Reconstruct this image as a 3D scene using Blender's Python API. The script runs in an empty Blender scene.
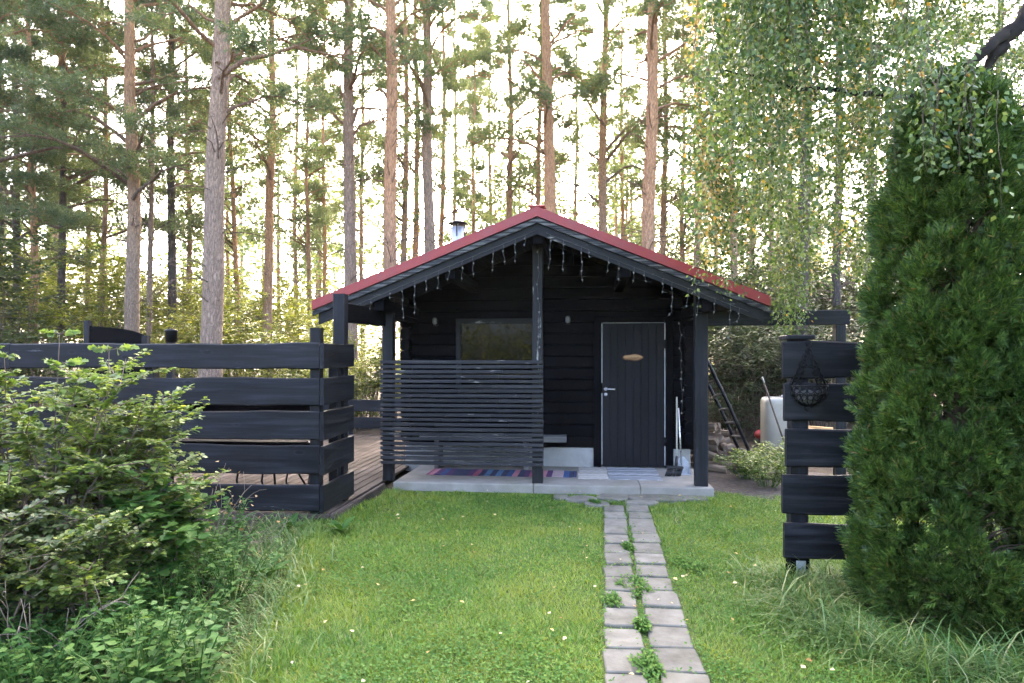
import bpy, math, random
import numpy as np
from mathutils import Vector, Matrix
random.seed(7)
RNG = np.random.default_rng(7)
SC = bpy.context.scene
COL = SC.collection
R = math.radians
PI = math.pi

# ------------------------------------------------------------------ camera frame
YAW, FPX, EYE, HOR = R(6.2), 683.0, 1.55, 361.0
CT, ST = math.cos(YAW), math.sin(YAW)
def at(px, py=None, d=None, z=None, Y=None):
    """world point seen at a pixel, at a depth d, on a height z or on a plane Y"""
    a = (px - 512) / FPX
    b = -((py if py is not None else HOR) - HOR) / FPX
    dx, dy = a * CT - ST, a * ST + CT
    if z is not None and d is None: d = (z - EYE) / b
    if Y is not None: d = Y / dy
    return Vector((dx * d, dy * d, EYE + b * d))
def ground_at(px, d):
    p = at(px, d=d); p.z = 0
    return p

# ------------------------------------------------------------------ objects
def tag(o, label=None, cat=None, group=None, kind=None):
    if label: o['label'] = label
    if cat: o['category'] = cat
    if group: o['group'] = group
    if kind: o['kind'] = kind
    return o
def empty(name, loc=(0, 0, 0), rz=0, label=None, cat=None, group=None):
    o = bpy.data.objects.new(name, None)
    COL.objects.link(o)
    o.location = loc; o.rotation_euler = (0, 0, rz); o.empty_display_size = .1
    return tag(o, label, cat, group)
def link(name, me, mats, parent=None, loc=None):
    o = bpy.data.objects.new(name, me)
    COL.objects.link(o)
    if mats is not None:
        for m in (mats if isinstance(mats, (list, tuple)) else [mats]): me.materials.append(m)
    if parent is not None: o.parent = parent
    if loc is not None: o.location = loc
    return o
def copy_tree(o, parent=None):
    c = o.copy(); COL.objects.link(c)
    if parent is not None: c.parent = parent
    for ch in list(o.children): copy_tree(ch, c)
    return c

class MB:
    """collects shapes into one mesh"""
    def __init__(s): s.v = []; s.f = []; s.m = []; s.mi = 0; s.sm = []; s.smooth = False
    def add(s, vs, fs, smooth=None):
        b = len(s.v); s.v += [tuple(x) for x in vs]
        for f in fs:
            s.f.append(tuple(i + b for i in f)); s.m.append(s.mi); s.sm.append(s.smooth if smooth is None else smooth)
        return s
    def box(s, lo, hi, M=None, c=0.0):
        """box with chamfered edges (c) given by two corners"""
        lo, hi = Vector(lo), Vector(hi)
        if c <= 0:
            vs = [Vector((x, y, z)) for x in (lo.x, hi.x) for y in (lo.y, hi.y) for z in (lo.z, hi.z)]
            fs = [(0, 1, 3, 2), (4, 6, 7, 5), (0, 4, 5, 1), (2, 3, 7, 6), (0, 2, 6, 4), (1, 5, 7, 3)]
        else:
            d = hi - lo; c = min(c, min(d) * .4)
            pts = {}; vs = []
            def P(ix, iy, iz, ax):
                k = (ix, iy, iz, ax)
                if k not in pts:
                    p = [hi[i] if q else lo[i] for i, q in enumerate((ix, iy, iz))]
                    for i, q in enumerate((ix, iy, iz)):
                        if i != ax: p[i] += -c if q else c
                    pts[k] = len(vs); vs.append(Vector(p))
                return pts[k]
            fs = []
            for ax in range(3):
                u, w = (ax + 1) % 3, (ax + 2) % 3
                for sd in (0, 1):
                    q = []
                    for a, b in ((0, 0), (1, 0), (1, 1), (0, 1)):
                        k = [0, 0, 0]; k[ax] = sd; k[u] = a; k[w] = b; q.append(P(*k, ax))
                    fs.append(tuple(q if sd else q[::-1]))
                for a in (0, 1):
                    for b in (0, 1):       # edge parallel to ax
                        q = []
                        for e in (0, 1):
                            k = [0, 0, 0]; k[ax] = e; k[u] = a; k[w] = b
                            q.append((P(*k, u), P(*k, w)))
                        f = (q[0][0], q[0][1], q[1][1], q[1][0])
                        fs.append(f if (a ^ b) else f[::-1])
            for a in (0, 1):
                for b in (0, 1):
                    for e in (0, 1):
                        f = tuple(P(a, b, e, i) for i in range(3))
                        fs.append(f if (a + b + e) % 2 else f[::-1])
        if M is not None: vs = [M @ v for v in vs]
        return s.add(vs, fs)
    def tube(s, path, r, n=8, cap=True, smooth=True):
        path = [Vector(p) for p in path]; k = len(path)
        rr = r if isinstance(r, (list, tuple)) else [r] * k
        vs = []; up = None
        for i, p in enumerate(path):
            t = (path[min(i + 1, k - 1)] - path[max(i - 1, 0)])
            if t.length < 1e-9: t = Vector((0, 0, 1))
            t.normalize()
            if up is None: up = t.orthogonal().normalized()
            up = (up - t * up.dot(t))
            if up.length < 1e-6: up = t.orthogonal()
            up.normalize(); w = t.cross(up)
            for j in range(n):
                a = 2 * PI * j / n
                vs.append(p + (up * math.cos(a) + w * math.sin(a)) * rr[i])
        fs = [(i * n + j, i * n + (j + 1) % n, (i + 1) * n + (j + 1) % n, (i + 1) * n + j) for i in range(k - 1) for j in range(n)]
        s.add(vs, fs, smooth)
        if cap:
            b = len(s.v) - len(vs)
            for f in (tuple(range(n))[::-1], tuple((k - 1) * n + j for j in range(n))):
                s.f.append(tuple(i + b for i in f)); s.m.append(s.mi); s.sm.append(False)
        return s
    def ring(s, c, r, wr, ax1=(1, 0, 0), ax2=(0, 0, 1), n=14, m=5, a0=0, a1=2 * PI):
        c, x, y = Vector(c), Vector(ax1), Vector(ax2)
        full = abs(a1 - a0 - 2 * PI) < 1e-6
        return s.tube([c + (x * math.cos(a0 + (a1 - a0) * i / n) + y * math.sin(a0 + (a1 - a0) * i / n)) * r for i in range(n + 1)], wr, m, cap=not full)
    def lathe(s, c, prof, n=16):
        c = Vector(c); k = len(prof); vs = []
        for (r, z) in prof:
            for j in range(n): vs.append(c + Vector((r * math.cos(2 * PI * j / n), r * math.sin(2 * PI * j / n), z)))
        fs = [(i * n + j, i * n + (j + 1) % n, (i + 1) * n + (j + 1) % n, (i + 1) * n + j) for i in range(k - 1) for j in range(n)]
        fs += [tuple(range(n))[::-1], tuple((k - 1) * n + j for j in range(n))]
        return s.add(vs, fs, True)
    def plank(s, p0, p1, h, t, up=(0, 0, 1), wav=.006, seg=24, c=.006, seed=None, twist=0):
        """a sawn board along p0-p1: h wide along `up`, t thick, with slightly uneven edges"""
        rng = random.Random(seed if seed is not None else random.random())
        p0, p1, up = Vector(p0), Vector(p1), Vector(up).normalized()
        ax = (p1 - p0).normalized(); nr = ax.cross(up).normalized()
        ph = [rng.uniform(0, 7) for _ in range(6)]; L = (p1 - p0).length
        vs = []
        for i in range(seg + 1):
            u = i / seg; q = p0.lerp(p1, u); x = u * L
            et = wav * (math.sin(x * 2.1 + ph[0]) + .6 * math.sin(x * 5.3 + ph[1]) + .35 * math.sin(x * 13 + ph[4]))
            eb = wav * (math.sin(x * 1.7 + ph[2]) + .6 * math.sin(x * 6.1 + ph[3]) + .35 * math.sin(x * 11 + ph[5]))
            hh = h / 2; tt = t / 2
            for (a, b) in ((hh + et, tt - c), (hh + et - c, tt), (-hh + eb + c, tt), (-hh + eb, tt - c),
                           (-hh + eb, -tt + c), (-hh + eb + c, -tt), (hh + et - c, -tt), (hh + et, -tt + c)):
                vs.append(q + up * a + nr * b)
        n = 8
        fs = [(i * n + j, i * n + (j + 1) % n, (i + 1) * n + (j + 1) % n, (i + 1) * n + j) for i in range(seg) for j in range(n)]
        fs += [tuple(range(n))[::-1], tuple(seg * n + j for j in range(n))]
        return s.add(vs, fs)
    def build(s, name, mats, parent=None, loc=None, world=False):
        me = bpy.data.meshes.new(name)
        v = s.v
        if world and parent is not None:
            Mi = Matrix.LocRotScale(parent.location, parent.rotation_euler, parent.scale).inverted()
            v = [tuple(Mi @ Vector(x)) for x in v]
        me.from_pydata(v, [], s.f)
        me.polygons.foreach_set('material_index', s.m); me.polygons.foreach_set('use_smooth', s.sm)
        me.update()
        import bmesh
        bm = bmesh.new(); bm.from_mesh(me); bmesh.ops.recalc_face_normals(bm, faces=bm.faces); bm.to_mesh(me); bm.free()
        return link(name, me, mats, parent, loc)

def np_mesh(name, V, faces_tmpl, n, nv, mi=None, smooth=False):
    """n copies of a template with nv verts; V is (n*nv,3); faces_tmpl list of index tuples"""
    me = bpy.data.meshes.new(name)
    tot = np.array([len(f) for f in faces_tmpl]); flat = np.concatenate([np.array(f) for f in faces_tmpl])
    loops = (flat[None, :] + (np.arange(n) * nv)[:, None]).ravel()
    tots = np.tile(tot, n); starts = np.concatenate([[0], np.cumsum(tots)[:-1]])
    me.vertices.add(n * nv); me.vertices.foreach_set('co', np.ascontiguousarray(V, dtype=np.float32).ravel())
    me.loops.add(len(loops)); me.loops.foreach_set('vertex_index', loops.astype(np.int32))
    me.polygons.add(len(tots)); me.polygons.foreach_set('loop_start', starts.astype(np.int32))
    try: me.polygons.foreach_set('loop_total', tots.astype(np.int32))
    except Exception: pass
    if smooth: me.polygons.foreach_set('use_smooth', np.ones(len(tots), bool))
    me.update(calc_edges=True)
    return me
def unit(a): return a / np.maximum(np.linalg.norm(a, axis=-1, keepdims=True), 1e-9)
def scatter(tmpl, C, T, N, S):
    """place a template: its y along T, z along N; returns verts"""
    tv = np.array(tmpl[0], float); C = np.asarray(C, float); T = unit(np.asarray(T, float))
    N = np.asarray(N, float); N = unit(N - T * (N * T).sum(1, keepdims=True)); X = np.cross(T, N)
    S = np.asarray(S, float)
    if S.ndim == 1: S = np.stack([S, S, S], 1)
    V = C[:, None, :] + X[:, None, :] * (tv[None, :, 0] * S[:, 0:1])[..., None] + T[:, None, :] * (tv[None, :, 1] * S[:, 1:2])[..., None] + N[:, None, :] * (tv[None, :, 2] * S[:, 2:3])[..., None]
    return V.reshape(-1, 3)
def scatter_mesh(name, tmpl, C, T, N, S):
    return np_mesh(name, scatter(tmpl, C, T, N, S), tmpl[1], len(C), len(tmpl[0]))
def rdir(n, rng=RNG): return unit(rng.normal(size=(n, 3)))

LEAF = ([(0, 0, 0), (-.36, .38, .07), (0, 1, -.08), (.36, .38, .07), (0, .42, -.02)], [(0, 4, 2, 1), (0, 3, 2, 4)])
LOBED = ([(0, 0, 0), (-.2, .06, .02), (-.5, .32, .06), (-.27, .5, .04), (-.32, .78, .03), (0, 1.05, -.1),
          (.32, .78, .03), (.27, .5, .04), (.5, .32, .06), (.2, .06, .02), (0, .5, -.03)],
         [(0, 10, 3, 2, 1), (10, 5, 4, 3), (0, 9, 8, 7, 10), (10, 7, 6, 5)])
NEEDLE = ([(-.5, 0, 0), (.5, 0, 0), (0, 1, 0)], [(0, 1, 2)])
BLADE = ([(-.5, 0, 0), (.5, 0, 0), (.38, .55, .12), (-.38, .55, .12), (0, 1, .42)], [(0, 1, 2, 3), (3, 2, 4)])
LONGBLADE = ([(-.5, 0, 0), (.5, 0, 0), (.5, .4, .05), (-.5, .4, .05), (.36, .75, .26), (-.36, .75, .26), (0, 1, .62)], [(0, 1, 2, 3), (3, 2, 4, 5), (5, 4, 6)])

# ------------------------------------------------------------------ materials
class Mt:
    def __init__(s, name):
        s.m = bpy.data.materials.new(name); s.m.use_nodes = True; s.nt = s.m.node_tree
        s.b = s.nt.nodes['Principled BSDF']; s.out = s.nt.nodes['Material Output']
    def n(s, t, **kw):
        nd = s.nt.nodes.new('ShaderNode' + t)
        for k, v in kw.items():
            if k in nd.inputs.keys() if hasattr(nd.inputs, 'keys') else False: s.set(nd.inputs[k], v)
            elif hasattr(nd, k): setattr(nd, k, v)
        return nd
    def set(s, i, v):
        if isinstance(v, bpy.types.NodeSocket): s.nt.links.new(v, i)
        else:
            if i.type == 'RGBA' and len(v) == 3: v = (*v, 1)
            i.default_value = v
    def coord(s, kind='Object', scale=(1, 1, 1), rot=(0, 0, 0), rnd=0):
        tc = s.n('TexCoord'); mp = s.n('Mapping'); src = tc.outputs[kind]
        if rnd:
            oi = s.n('ObjectInfo'); ad = s.n('VectorMath', operation='ADD')
            sc = s.n('VectorMath', operation='SCALE'); cb = s.n('CombineXYZ')
            for k in range(3): s.nt.links.new(oi.outputs['Random'], cb.inputs[k])
            s.nt.links.new(cb.outputs[0], sc.inputs[0]); sc.inputs['Scale'].default_value = rnd
            s.nt.links.new(src, ad.inputs[0]); s.nt.links.new(sc.outputs[0], ad.inputs[1]); src = ad.outputs[0]
        s.nt.links.new(src, mp.inputs['Vector']); mp.inputs['Scale'].default_value = scale; mp.inputs['Rotation'].default_value = rot
        return mp.outputs[0]
    def noise(s, vec, scale=5, detail=4, rough=.55, dist=0):
        nd = s.n('TexNoise'); s.nt.links.new(vec, nd.inputs['Vector'])
        nd.inputs['Scale'].default_value = scale; nd.inputs['Detail'].default_value = detail; nd.inputs['Roughness'].default_value = rough; nd.inputs['Distortion'].default_value = dist
        return nd.outputs['Fac']
    def ramp(s, fac, stops, interp='LINEAR'):
        nd = s.n('ValToRGB'); cr = nd.color_ramp; cr.interpolation = interp
        s.nt.links.new(fac, nd.inputs[0])
        while len(cr.elements) < len(stops): cr.elements.new(.5)
        for e, (p, c) in zip(cr.elements, stops):
            e.position = p
            if not hasattr(c, '__len__'): c = (c, c, c)
            e.color = (*c, 1)
        return nd.outputs[0]
    def mix(s, a, b, fac, mode='MIX'):
        nd = s.n('Mix', data_type='RGBA', blend_type=mode)
        s.set(nd.inputs[0], fac); s.set(nd.inputs[6], a); s.set(nd.inputs[7], b)
        return nd.outputs[2]
    def math(s, op, a, b=0.0):
        nd = s.n('Math', operation=op); s.set(nd.inputs[0], a); s.set(nd.inputs[1], b)
        return nd.outputs[0]
    def bump(s, h, st=.3, d=.01):
        nd = s.n('Bump'); nd.inputs['Strength'].default_value = st; nd.inputs['Distance'].default_value = d
        s.nt.links.new(h, nd.inputs['Height']); s.nt.links.new(nd.outputs[0], s.b.inputs['Normal'])
    def island(s): return s.n('NewGeometry').outputs['Random Per Island']
    def done(s, col=None, rough=None, metal=None, spec=None):
        for k, v in (('Base Color', col), ('Roughness', rough), ('Metallic', metal), ('Specular IOR Level', spec)):
            if v is not None: s.set(s.b.inputs[k], v)
        return s.m

def wood(name, axis, stops, rough=(.5, .75), worn=None, wornat=.62, bump=.35, spec=.4, tone=.35, streak=(14, 2.2), knots=False):
    m = Mt(name)
    sc = [26, 26, 26]; sc[axis] = 1.3
    v = m.coord('Object', sc, rnd=37)
    g = m.noise(v, 1.0, 7, .6, .4)
    c = m.ramp(g, stops)
    big = m.noise(m.coord('Object', rnd=11), 1.6, 3)
    c = m.mix(c, m.ramp(big, [(.3, .55), (.7, 1.35)]), tone * 2, 'MULTIPLY')
    isl = m.island()
    c = m.mix(c, m.ramp(isl, [(0, .72), (1, 1.25)]), tone * 2, 'MULTIPLY')
    if knots:
        s3 = [6.5] * 3; s3[axis] = 2.6
        kv = m.n('TexVoronoi', feature='F1'); m.nt.links.new(m.coord('Object', s3, rnd=23), kv.inputs['Vector']); kv.inputs['Scale'].default_value = 1.0
        c = m.mix(c, m.ramp(kv.outputs['Distance'], [(.05, .35), (.10, .55), (.13, 1.7), (.19, 1.0)]), .9, 'MULTIPLY')
    if worn:
        s2 = [streak[0]] * 3; s2[axis] = streak[1]
        w = m.ramp(m.noise(m.coord('Object', s2, rnd=19), 1.0, 6, .7), [(wornat, 0), (wornat + .06, 1)])
        c = m.mix(c, worn, w)
    m.bump(g, bump, .006)
    return m.done(c, m.ramp(g, [(.3, rough[0]), (.7, rough[1])]), 0, spec)
BW = [(.25, (.002, .0022, .003)), (.5, (.0070, .0074, .0096)), (.8, (.026, .027, .032))]
M = {}
for a, k in enumerate('xyz'):
    M['bw_' + k] = wood('black_stained_wood_' + k, a, BW, (.42, .68), (.07, .072, .082), .68, spec=.2, tone=.48, bump=.6, knots=True)
    M['dk_' + k] = wood('shade_dark_wood_' + k, a, [(.25, (.0012, .0012, .0016)), (.55, (.003, .003, .0042)), (.8, (.009, .009, .012))], (.55, .8), (.025, .025, .028), .78, spec=.03)  # near-black wood; the deep shade of the porch is put into its colour
    M['we_' + k] = wood('weathered_black_wood_' + k, a, [(.25, (.0035, .0035, .004)), (.55, (.009, .009, .010)), (.8, (.034, .034, .035))], (.5, .8), (.24, .23, .21), .61, spec=.25)
    M['pe_' + k] = wood('peeling_black_wood_' + k, a, [(.25, (.008, .008, .009)), (.55, (.02, .02, .022)), (.8, (.05, .05, .05))], (.5, .8), (.12, .115, .108), .50, spec=.15, streak=(40, 1.4))
M['slat'] = wood('weathered_slats', 0, [(.25, (.008, .008, .009)), (.55, (.026, .025, .027)), (.8, (.065, .062, .062))], (.5, .8), (.24, .22, .20), .62, spec=.2)
M['deck'] = wood('deck_board_wood', 1, [(.25, (.045, .034, .027)), (.55, (.10, .077, .062)), (.8, (.165, .132, .11))], (.85, 1.0), tone=.45, spec=.08)
M['door'] = wood('black_door_boards', 2, [(.25, (.003, .003, .004)), (.55, (.0065, .0065, .009)), (.8, (.016, .015, .02))], (.5, .7), (.03, .03, .034), .74, spec=.15)
M['bench'] = wood('grey_bench_wood', 0, [(.25, (.07, .066, .062)), (.55, (.15, .145, .14)), (.8, (.26, .25, .24))], (.6, .9))
M['fire'] = wood('split_firewood', 1, [(.2, (.05, .032, .022)), (.55, (.15, .105, .07)), (.85, (.36, .29, .22))], (.7, .95), tone=.5)
M['fresh'] = wood('fresh_sawn_wood', 0, [(.2, (.45, .24, .09)), (.55, (.62, .38, .16)), (.85, (.75, .55, .30))], (.6, .9))

def simple(name, col, rough=.5, metal=0, var=.15, scale=30, bump=.05, spec=.5):
    m = Mt(name); g = m.noise(m.coord('Object', rnd=5), scale, 5)
    c = m.mix(col, m.ramp(g, [(.3, 1 - var), (.7, 1 + var)]), 1.0, 'MULTIPLY')
    m.bump(g, bump, .003)
    return m.done(c, m.ramp(g, [(.3, max(0, rough - .08)), (.7, min(1, rough + .08))]), metal, spec)
M['red'] = simple('red_painted_steel', (.22, .016, .012), .5, 0, .12, 8)
M['iron'] = simple('wrought_iron_black', (.003, .003, .0033), .5, .0, spec=.2)
M['steel'] = simple('brushed_steel', (.55, .55, .56), .32, .9)
M['galv'] = simple('galvanised_steel', (.42, .43, .45), .45, .7, .2, 18)
M['alu'] = simple('aluminium_strip', (.42, .43, .45), .45, .1, .2, 14)
M['plastic_w'] = simple('white_plastic', (.33, .31, .25), .45, 0, .08, 6)
M['plastic_g'] = simple('grey_plastic', (.42, .44, .46), .4)
M['plastic_b'] = simple('black_plastic', (.012, .012, .014), .5)
M['plastic_r'] = simple('red_plastic', (.55, .05, .03), .4)
M['cable'] = simple('clear_cable', (.06, .06, .055), .5)
M['lining'] = simple('grey_liner', (.07, .07, .075), .8, 0, .3, 40)
M['plaque'] = wood('varnished_birch', 0, [(.2, (.36, .17, .07)), (.55, (.60, .36, .18)), (.85, (.72, .50, .30))], (.3, .5))
M['burn'] = simple('burnt_line', (.07, .03, .015), .7)
M['edge'] = simple('dark_bark_edge', (.11, .045, .02), .7)
M['rock'] = simple('grey_flagstone', (.30, .28, .25), .85, 0, .3, 7, .4)

m = Mt('bulb_plastic'); M['bulb'] = m.done((.19, .19, .18), .25, 0); m.b.inputs['Transmission Weight'].default_value = .25
m = Mt('window_glass'); m.b.inputs['Coat Weight'].default_value = 0
M['glass'] = m.done((.003, .004, .0035), .03, 0, .14)

def concrete(name, c0, c1, sc=3):
    m = Mt(name); v = m.coord('Object'); a = m.noise(v, sc, 8, .65); b = m.noise(v, 60, 3)
    c = m.ramp(a, [(.3, c0), (.7, c1)])
    c = m.mix(c, m.ramp(m.island(), [(0, .82), (1, 1.12)]), .9, 'MULTIPLY')
    st = m.ramp(m.noise(v, 1.7, 6, .7), [(.5, 0), (.72, 1)])
    c = m.mix(c, (.16, .15, .10), m.math('MULTIPLY', st, .55))
    m.bump(m.math('ADD', a, m.math('MULTIPLY', b, .4)), .35, .01)
    return m.done(c, .95, 0, .1)
M['conc'] = concrete('patio_concrete', (.21, .19, .16), (.32, .295, .255))
M['found'] = concrete('foundation_block', (.27, .265, .25), (.38, .375, .36))
M['slab'] = concrete('path_slab_concrete', (.105, .094, .074), (.215, .197, .163), 6)

def fabric_stripes(name, cols, sx, axis=0, seed=1):
    m = Mt(name); v = m.coord('Object'); sp = m.n('SeparateXYZ'); m.nt.links.new(v, sp.inputs[0])
    x = m.math('MULTIPLY', sp.outputs[axis], sx)
    fl = m.math('FLOOR', x); wn = m.n('TexWhiteNoise', noise_dimensions='1D'); m.nt.links.new(fl, wn.inputs['W'])
    k = len(cols)
    c = m.ramp(wn.outputs['Value'], [(i / k, cc) for i, cc in enumerate(cols)], 'CONSTANT')
    g = m.noise(m.coord('Object', (200, 60, 100)), 1, 2)
    c = m.mix(c, m.ramp(g, [(.3, .6), (.7, 1.3)]), .8, 'MULTIPLY')
    m.bump(g, .5, .006)
    return m.done(c, .95, 0, .1)
M['rug'] = fabric_stripes('rag_rug_weave', [(.05, .055, .10), (.32, .10, .15), (.06, .10, .22), (.40, .30, .30), (.10, .05, .12), (.10, .18, .30), (.45, .20, .24)], 14)
M['mat'] = fabric_stripes('grey_mat_weave', [(.25, .26, .27), (.36, .37, .38), (.20, .20, .21), (.44, .44, .44)], 26, 1)
M['beige'] = fabric_stripes('beige_mat_weave', [(.45, .41, .36), (.52, .48, .43), (.40, .36, .31)], 30, 1)

def leafmat(name, stops, trans=.35, rough=.5, clump=None, spec=.35, patch=None):
    """leaf colour varies leaf by leaf, and in slow drifts through the plant"""
    m = Mt(name); isl = m.island(); c = m.ramp(isl, stops)
    big = m.noise(m.coord('Object', rnd=9), 1.3, 3)
    c = m.mix(c, m.ramp(big, [(.3, (.72, .80, .85)), (.7, (1.25, 1.12, .9))]), .8, 'MULTIPLY')
    if patch:
        pc, psc, thr = patch
        w = m.ramp(m.noise(m.coord('Object'), psc, 4), [(thr - .1, 0), (thr + .16, 1)])
        c = m.mix(c, m.mix(pc, (1.25, 1.1, .8), isl, 'MULTIPLY'), w)
    m.done(c, rough, 0, spec)
    tr = m.n('BsdfTranslucent'); mx = m.n('MixShader')
    m.nt.links.new(m.mix(c, (1.25, 1.2, .55), 1.0, 'MULTIPLY'), tr.inputs['Color'])
    mx.inputs[0].default_value = trans
    m.nt.links.new(m.b.outputs[0], mx.inputs[1]); m.nt.links.new(tr.outputs[0], mx.inputs[2]); m.nt.links.new(mx.outputs[0], m.out.inputs['Surface'])
    return m.m
M['needle'] = leafmat('pine_needles', [(0, (.065, .105, .055)), (.5, (.115, .165, .085)), (.85, (.175, .21, .10)), (1, (.24, .24, .11))], .36)
M['needle2'] = leafmat('spruce_needles', [(0, (.03, .042, .025)), (.6, (.06, .072, .04)), (1, (.11, .10, .06))], .2)
M['birch'] = leafmat('birch_leaves', [(0, (.030, .062, .020)), (.5, (.075, .125, .038)), (.9, (.16, .215, .07)), (.985, (.20, .24, .08)), (.99, (.50, .33, .05)), (1, (.42, .22, .04))], .38, .38)
M['birchy'] = leafmat('yellow_birch_leaves', [(0, (.36, .22, .07)), (.45, (.46, .33, .13)), (.8, (.46, .39, .19)), (1, (.18, .20, .07))], .3, .45)
M['shrub'] = leafmat('shrub_leaves', [(0, (.06, .11, .028)), (.5, (.14, .215, .05)), (.9, (.24, .31, .085)), (1, (.36, .38, .12))], .45, .42)
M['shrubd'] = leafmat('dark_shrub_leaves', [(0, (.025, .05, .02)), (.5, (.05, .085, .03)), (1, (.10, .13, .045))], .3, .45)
M['under'] = leafmat('understory_leaves', [(0, (.09, .125, .025)), (.5, (.18, .225, .04)), (1, (.32, .33, .07))], .5)
M['herb'] = leafmat('herb_leaves', [(0, (.03, .085, .02)), (.6, (.06, .14, .03)), (1, (.11, .19, .045))], .35, .55, spec=.15)
M['thuja'] = leafmat('thuja_sprays', [(0, (.018, .045, .008)), (.5, (.038, .082, .014)), (.86, (.085, .145, .026)), (.975, (.13, .19, .04)), (1, (.22, .12, .04))], .12, .5)
M['grass'] = leafmat('grass_blades', [(0, (.065, .15, .02)), (.5, (.130, .245, .032)), (.85, (.21, .31, .05)), (.96, (.36, .36, .12)), (1, (.42, .36, .18))], .4, .45, patch=((.21, .27, .045), 1.5, .56))
M['longgrass'] = leafmat('long_grass_blades', [(0, (.05, .12, .03)), (.6, (.11, .19, .05)), (.9, (.20, .26, .09)), (1, (.42, .38, .20))], .3, .45)
M['clover'] = leafmat('clover_leaves', [(0, (.045, .12, .024)), (.6, (.09, .19, .036)), (1, (.15, .24, .05))], .35, .6, spec=.12)
M['fallen'] = leafmat('fallen_leaf', [(0, (.30, .16, .05)), (.5, (.55, .40, .14)), (1, (.62, .55, .36))], .25)
M['dry'] = leafmat('dry_leaves', [(0, (.20, .12, .06)), (1, (.42, .28, .14))], .3)

def bark(name, low, high, z0, z1, dark=(.05, .04, .035), s=1.0):
    m = Mt(name); v = m.coord('Object', (11 * s, 11 * s, 2.6 * s), rnd=13)
    vo = m.n('TexVoronoi', feature='DISTANCE_TO_EDGE'); m.nt.links.new(v, vo.inputs['Vector']); vo.inputs['Scale'].default_value = 2.4
    nz = m.noise(v, 3, 6, .65)
    wv = m.n('VectorMath', operation='ADD'); m.nt.links.new(v, wv.inputs[0]); m.nt.links.new(m.ramp(m.noise(v, 2.2, 4), [(0, -.5), (1, 1.0)]), wv.inputs[1]); m.nt.links.new(wv.outputs[0], vo.inputs['Vector'])
    sp = m.n('SeparateXYZ'); m.nt.links.new(m.coord('Object'), sp.inputs[0])
    hz = m.n('MapRange'); m.nt.links.new(m.math('ADD', sp.outputs[2], m.math('MULTIPLY', nz, 2.5)), hz.inputs[0]); hz.inputs[1].default_value = z0; hz.inputs[2].default_value = z1
    c = m.mix(low, high, hz.outputs[0])
    c = m.mix(c, m.ramp(nz, [(.3, .6), (.7, 1.35)]), .9, 'MULTIPLY')
    c = m.mix(dark, c, m.ramp(vo.outputs[0], [(0, .5), (.10, 1)]))
    m.bump(m.math('ADD', m.ramp(vo.outputs[0], [(0, 0), (.2, 1)]), nz), .8, .03)
    return m.done(c, .9, 0, .2)
M['pbark'] = bark('pine_bark', (.31, .222, .155), (.47, .26, .13), 5, 10)
M['pbark_o'] = bark('orange_pine_bark', (.38, .26, .18), (.54, .29, .15), 3, 7)
M['pbark_g'] = bark('grey_pine_bark', (.315, .225, .16), (.43, .275, .17), 6, 12)
M['pbark_d'] = bark('dark_trunk_bark', (.085, .07, .06), (.12, .085, .06), 6, 12)
M['twig'] = simple('brown_twigs', (.10, .07, .05), .85, 0, .3)
M['twig_p'] = simple('pale_dead_twigs', (.22, .17, .13), .85, 0, .25)
M['limb'] = bark('pine_limb_bark', (.17, .12, .09), (.34, .19, .10), 7, 11)
M['bbark'] = simple('dark_birch_bark', (.022, .018, .016), .9, 0, .6, 9, .4, .1)

# ground: lawn soil near, needle litter and moss under the trees
m = Mt('ground_cover'); v = m.coord('Object')
lawn = m.ramp(m.noise(v, 9, 6), [(.3, (.045, .075, .018)), (.6, (.085, .115, .03)), (.8, (.13, .12, .055))])
litter = m.ramp(m.noise(v, 3.1, 8, .65), [(.3, (.028, .020, .014)), (.55, (.065, .045, .03)), (.75, (.06, .07, .025))])
sp = m.n('SeparateXYZ'); m.nt.links.new(v, sp.inputs[0])
edge = m.n('MapRange'); m.nt.links.new(m.math('ADD', sp.outputs[1], m.math('MULTIPLY', m.noise(v, .8, 4), 1.6)), edge.inputs[0]); edge.inputs[1].default_value = 8.9; edge.inputs[2].default_value = 9.9
c = m.mix(lawn, litter, edge.outputs[0])
left = m.n('MapRange'); m.nt.links.new(m.math('ADD', sp.outputs[0], m.math('MULTIPLY', m.noise(v, 1.5, 4), .8)), left.inputs[0]); left.inputs[1].default_value = -1.35; left.inputs[2].default_value = -1.9
c = m.mix(c, litter, left.outputs[0])
m.bump(m.noise(v, 40, 5), .6, .02); M['ground'] = m.done(c, .95, 0, .15)
m = Mt('trodden_soil'); v = m.coord('Object'); g = m.noise(v, 14, 7, .7)
m.bump(g, .7, .02); M['soil'] = m.done(m.ramp(g, [(.3, (.045, .033, .026)), (.55, (.10, .078, .064)), (.75, (.17, .145, .125))]), .95, 0, .15)

# ------------------------------------------------------------------ camera, light
cam = bpy.data.objects.new('camera', bpy.data.cameras.new('camera')); COL.objects.link(cam)
cam.location = (0, 0, EYE); cam.rotation_euler = (PI / 2, 0, YAW)
cam.data.sensor_width = 36; cam.data.lens = FPX * 36 / 1024; cam.data.shift_y = (HOR - 341.5) / 1024
cam.data.clip_start = .05; cam.data.clip_end = 1000
SC.camera = cam
SUN_EL, SUN_AZ = R(34), R(-5)        # azimuth from +Y towards +X
w = bpy.data.worlds.new('World'); SC.world = w; w.use_nodes = True
sky = w.node_tree.nodes.new('ShaderNodeTexSky'); sky.sky_type = 'NISHITA'; sky.sun_disc = False
sky.sun_elevation = SUN_EL; sky.sun_rotation = SUN_AZ; sky.air_density = .5; sky.dust_density = 6.0; sky.ozone_density = 0; sky.altitude = 100
bg = w.node_tree.nodes['Background']; bg.inputs[1].default_value = .15
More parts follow.
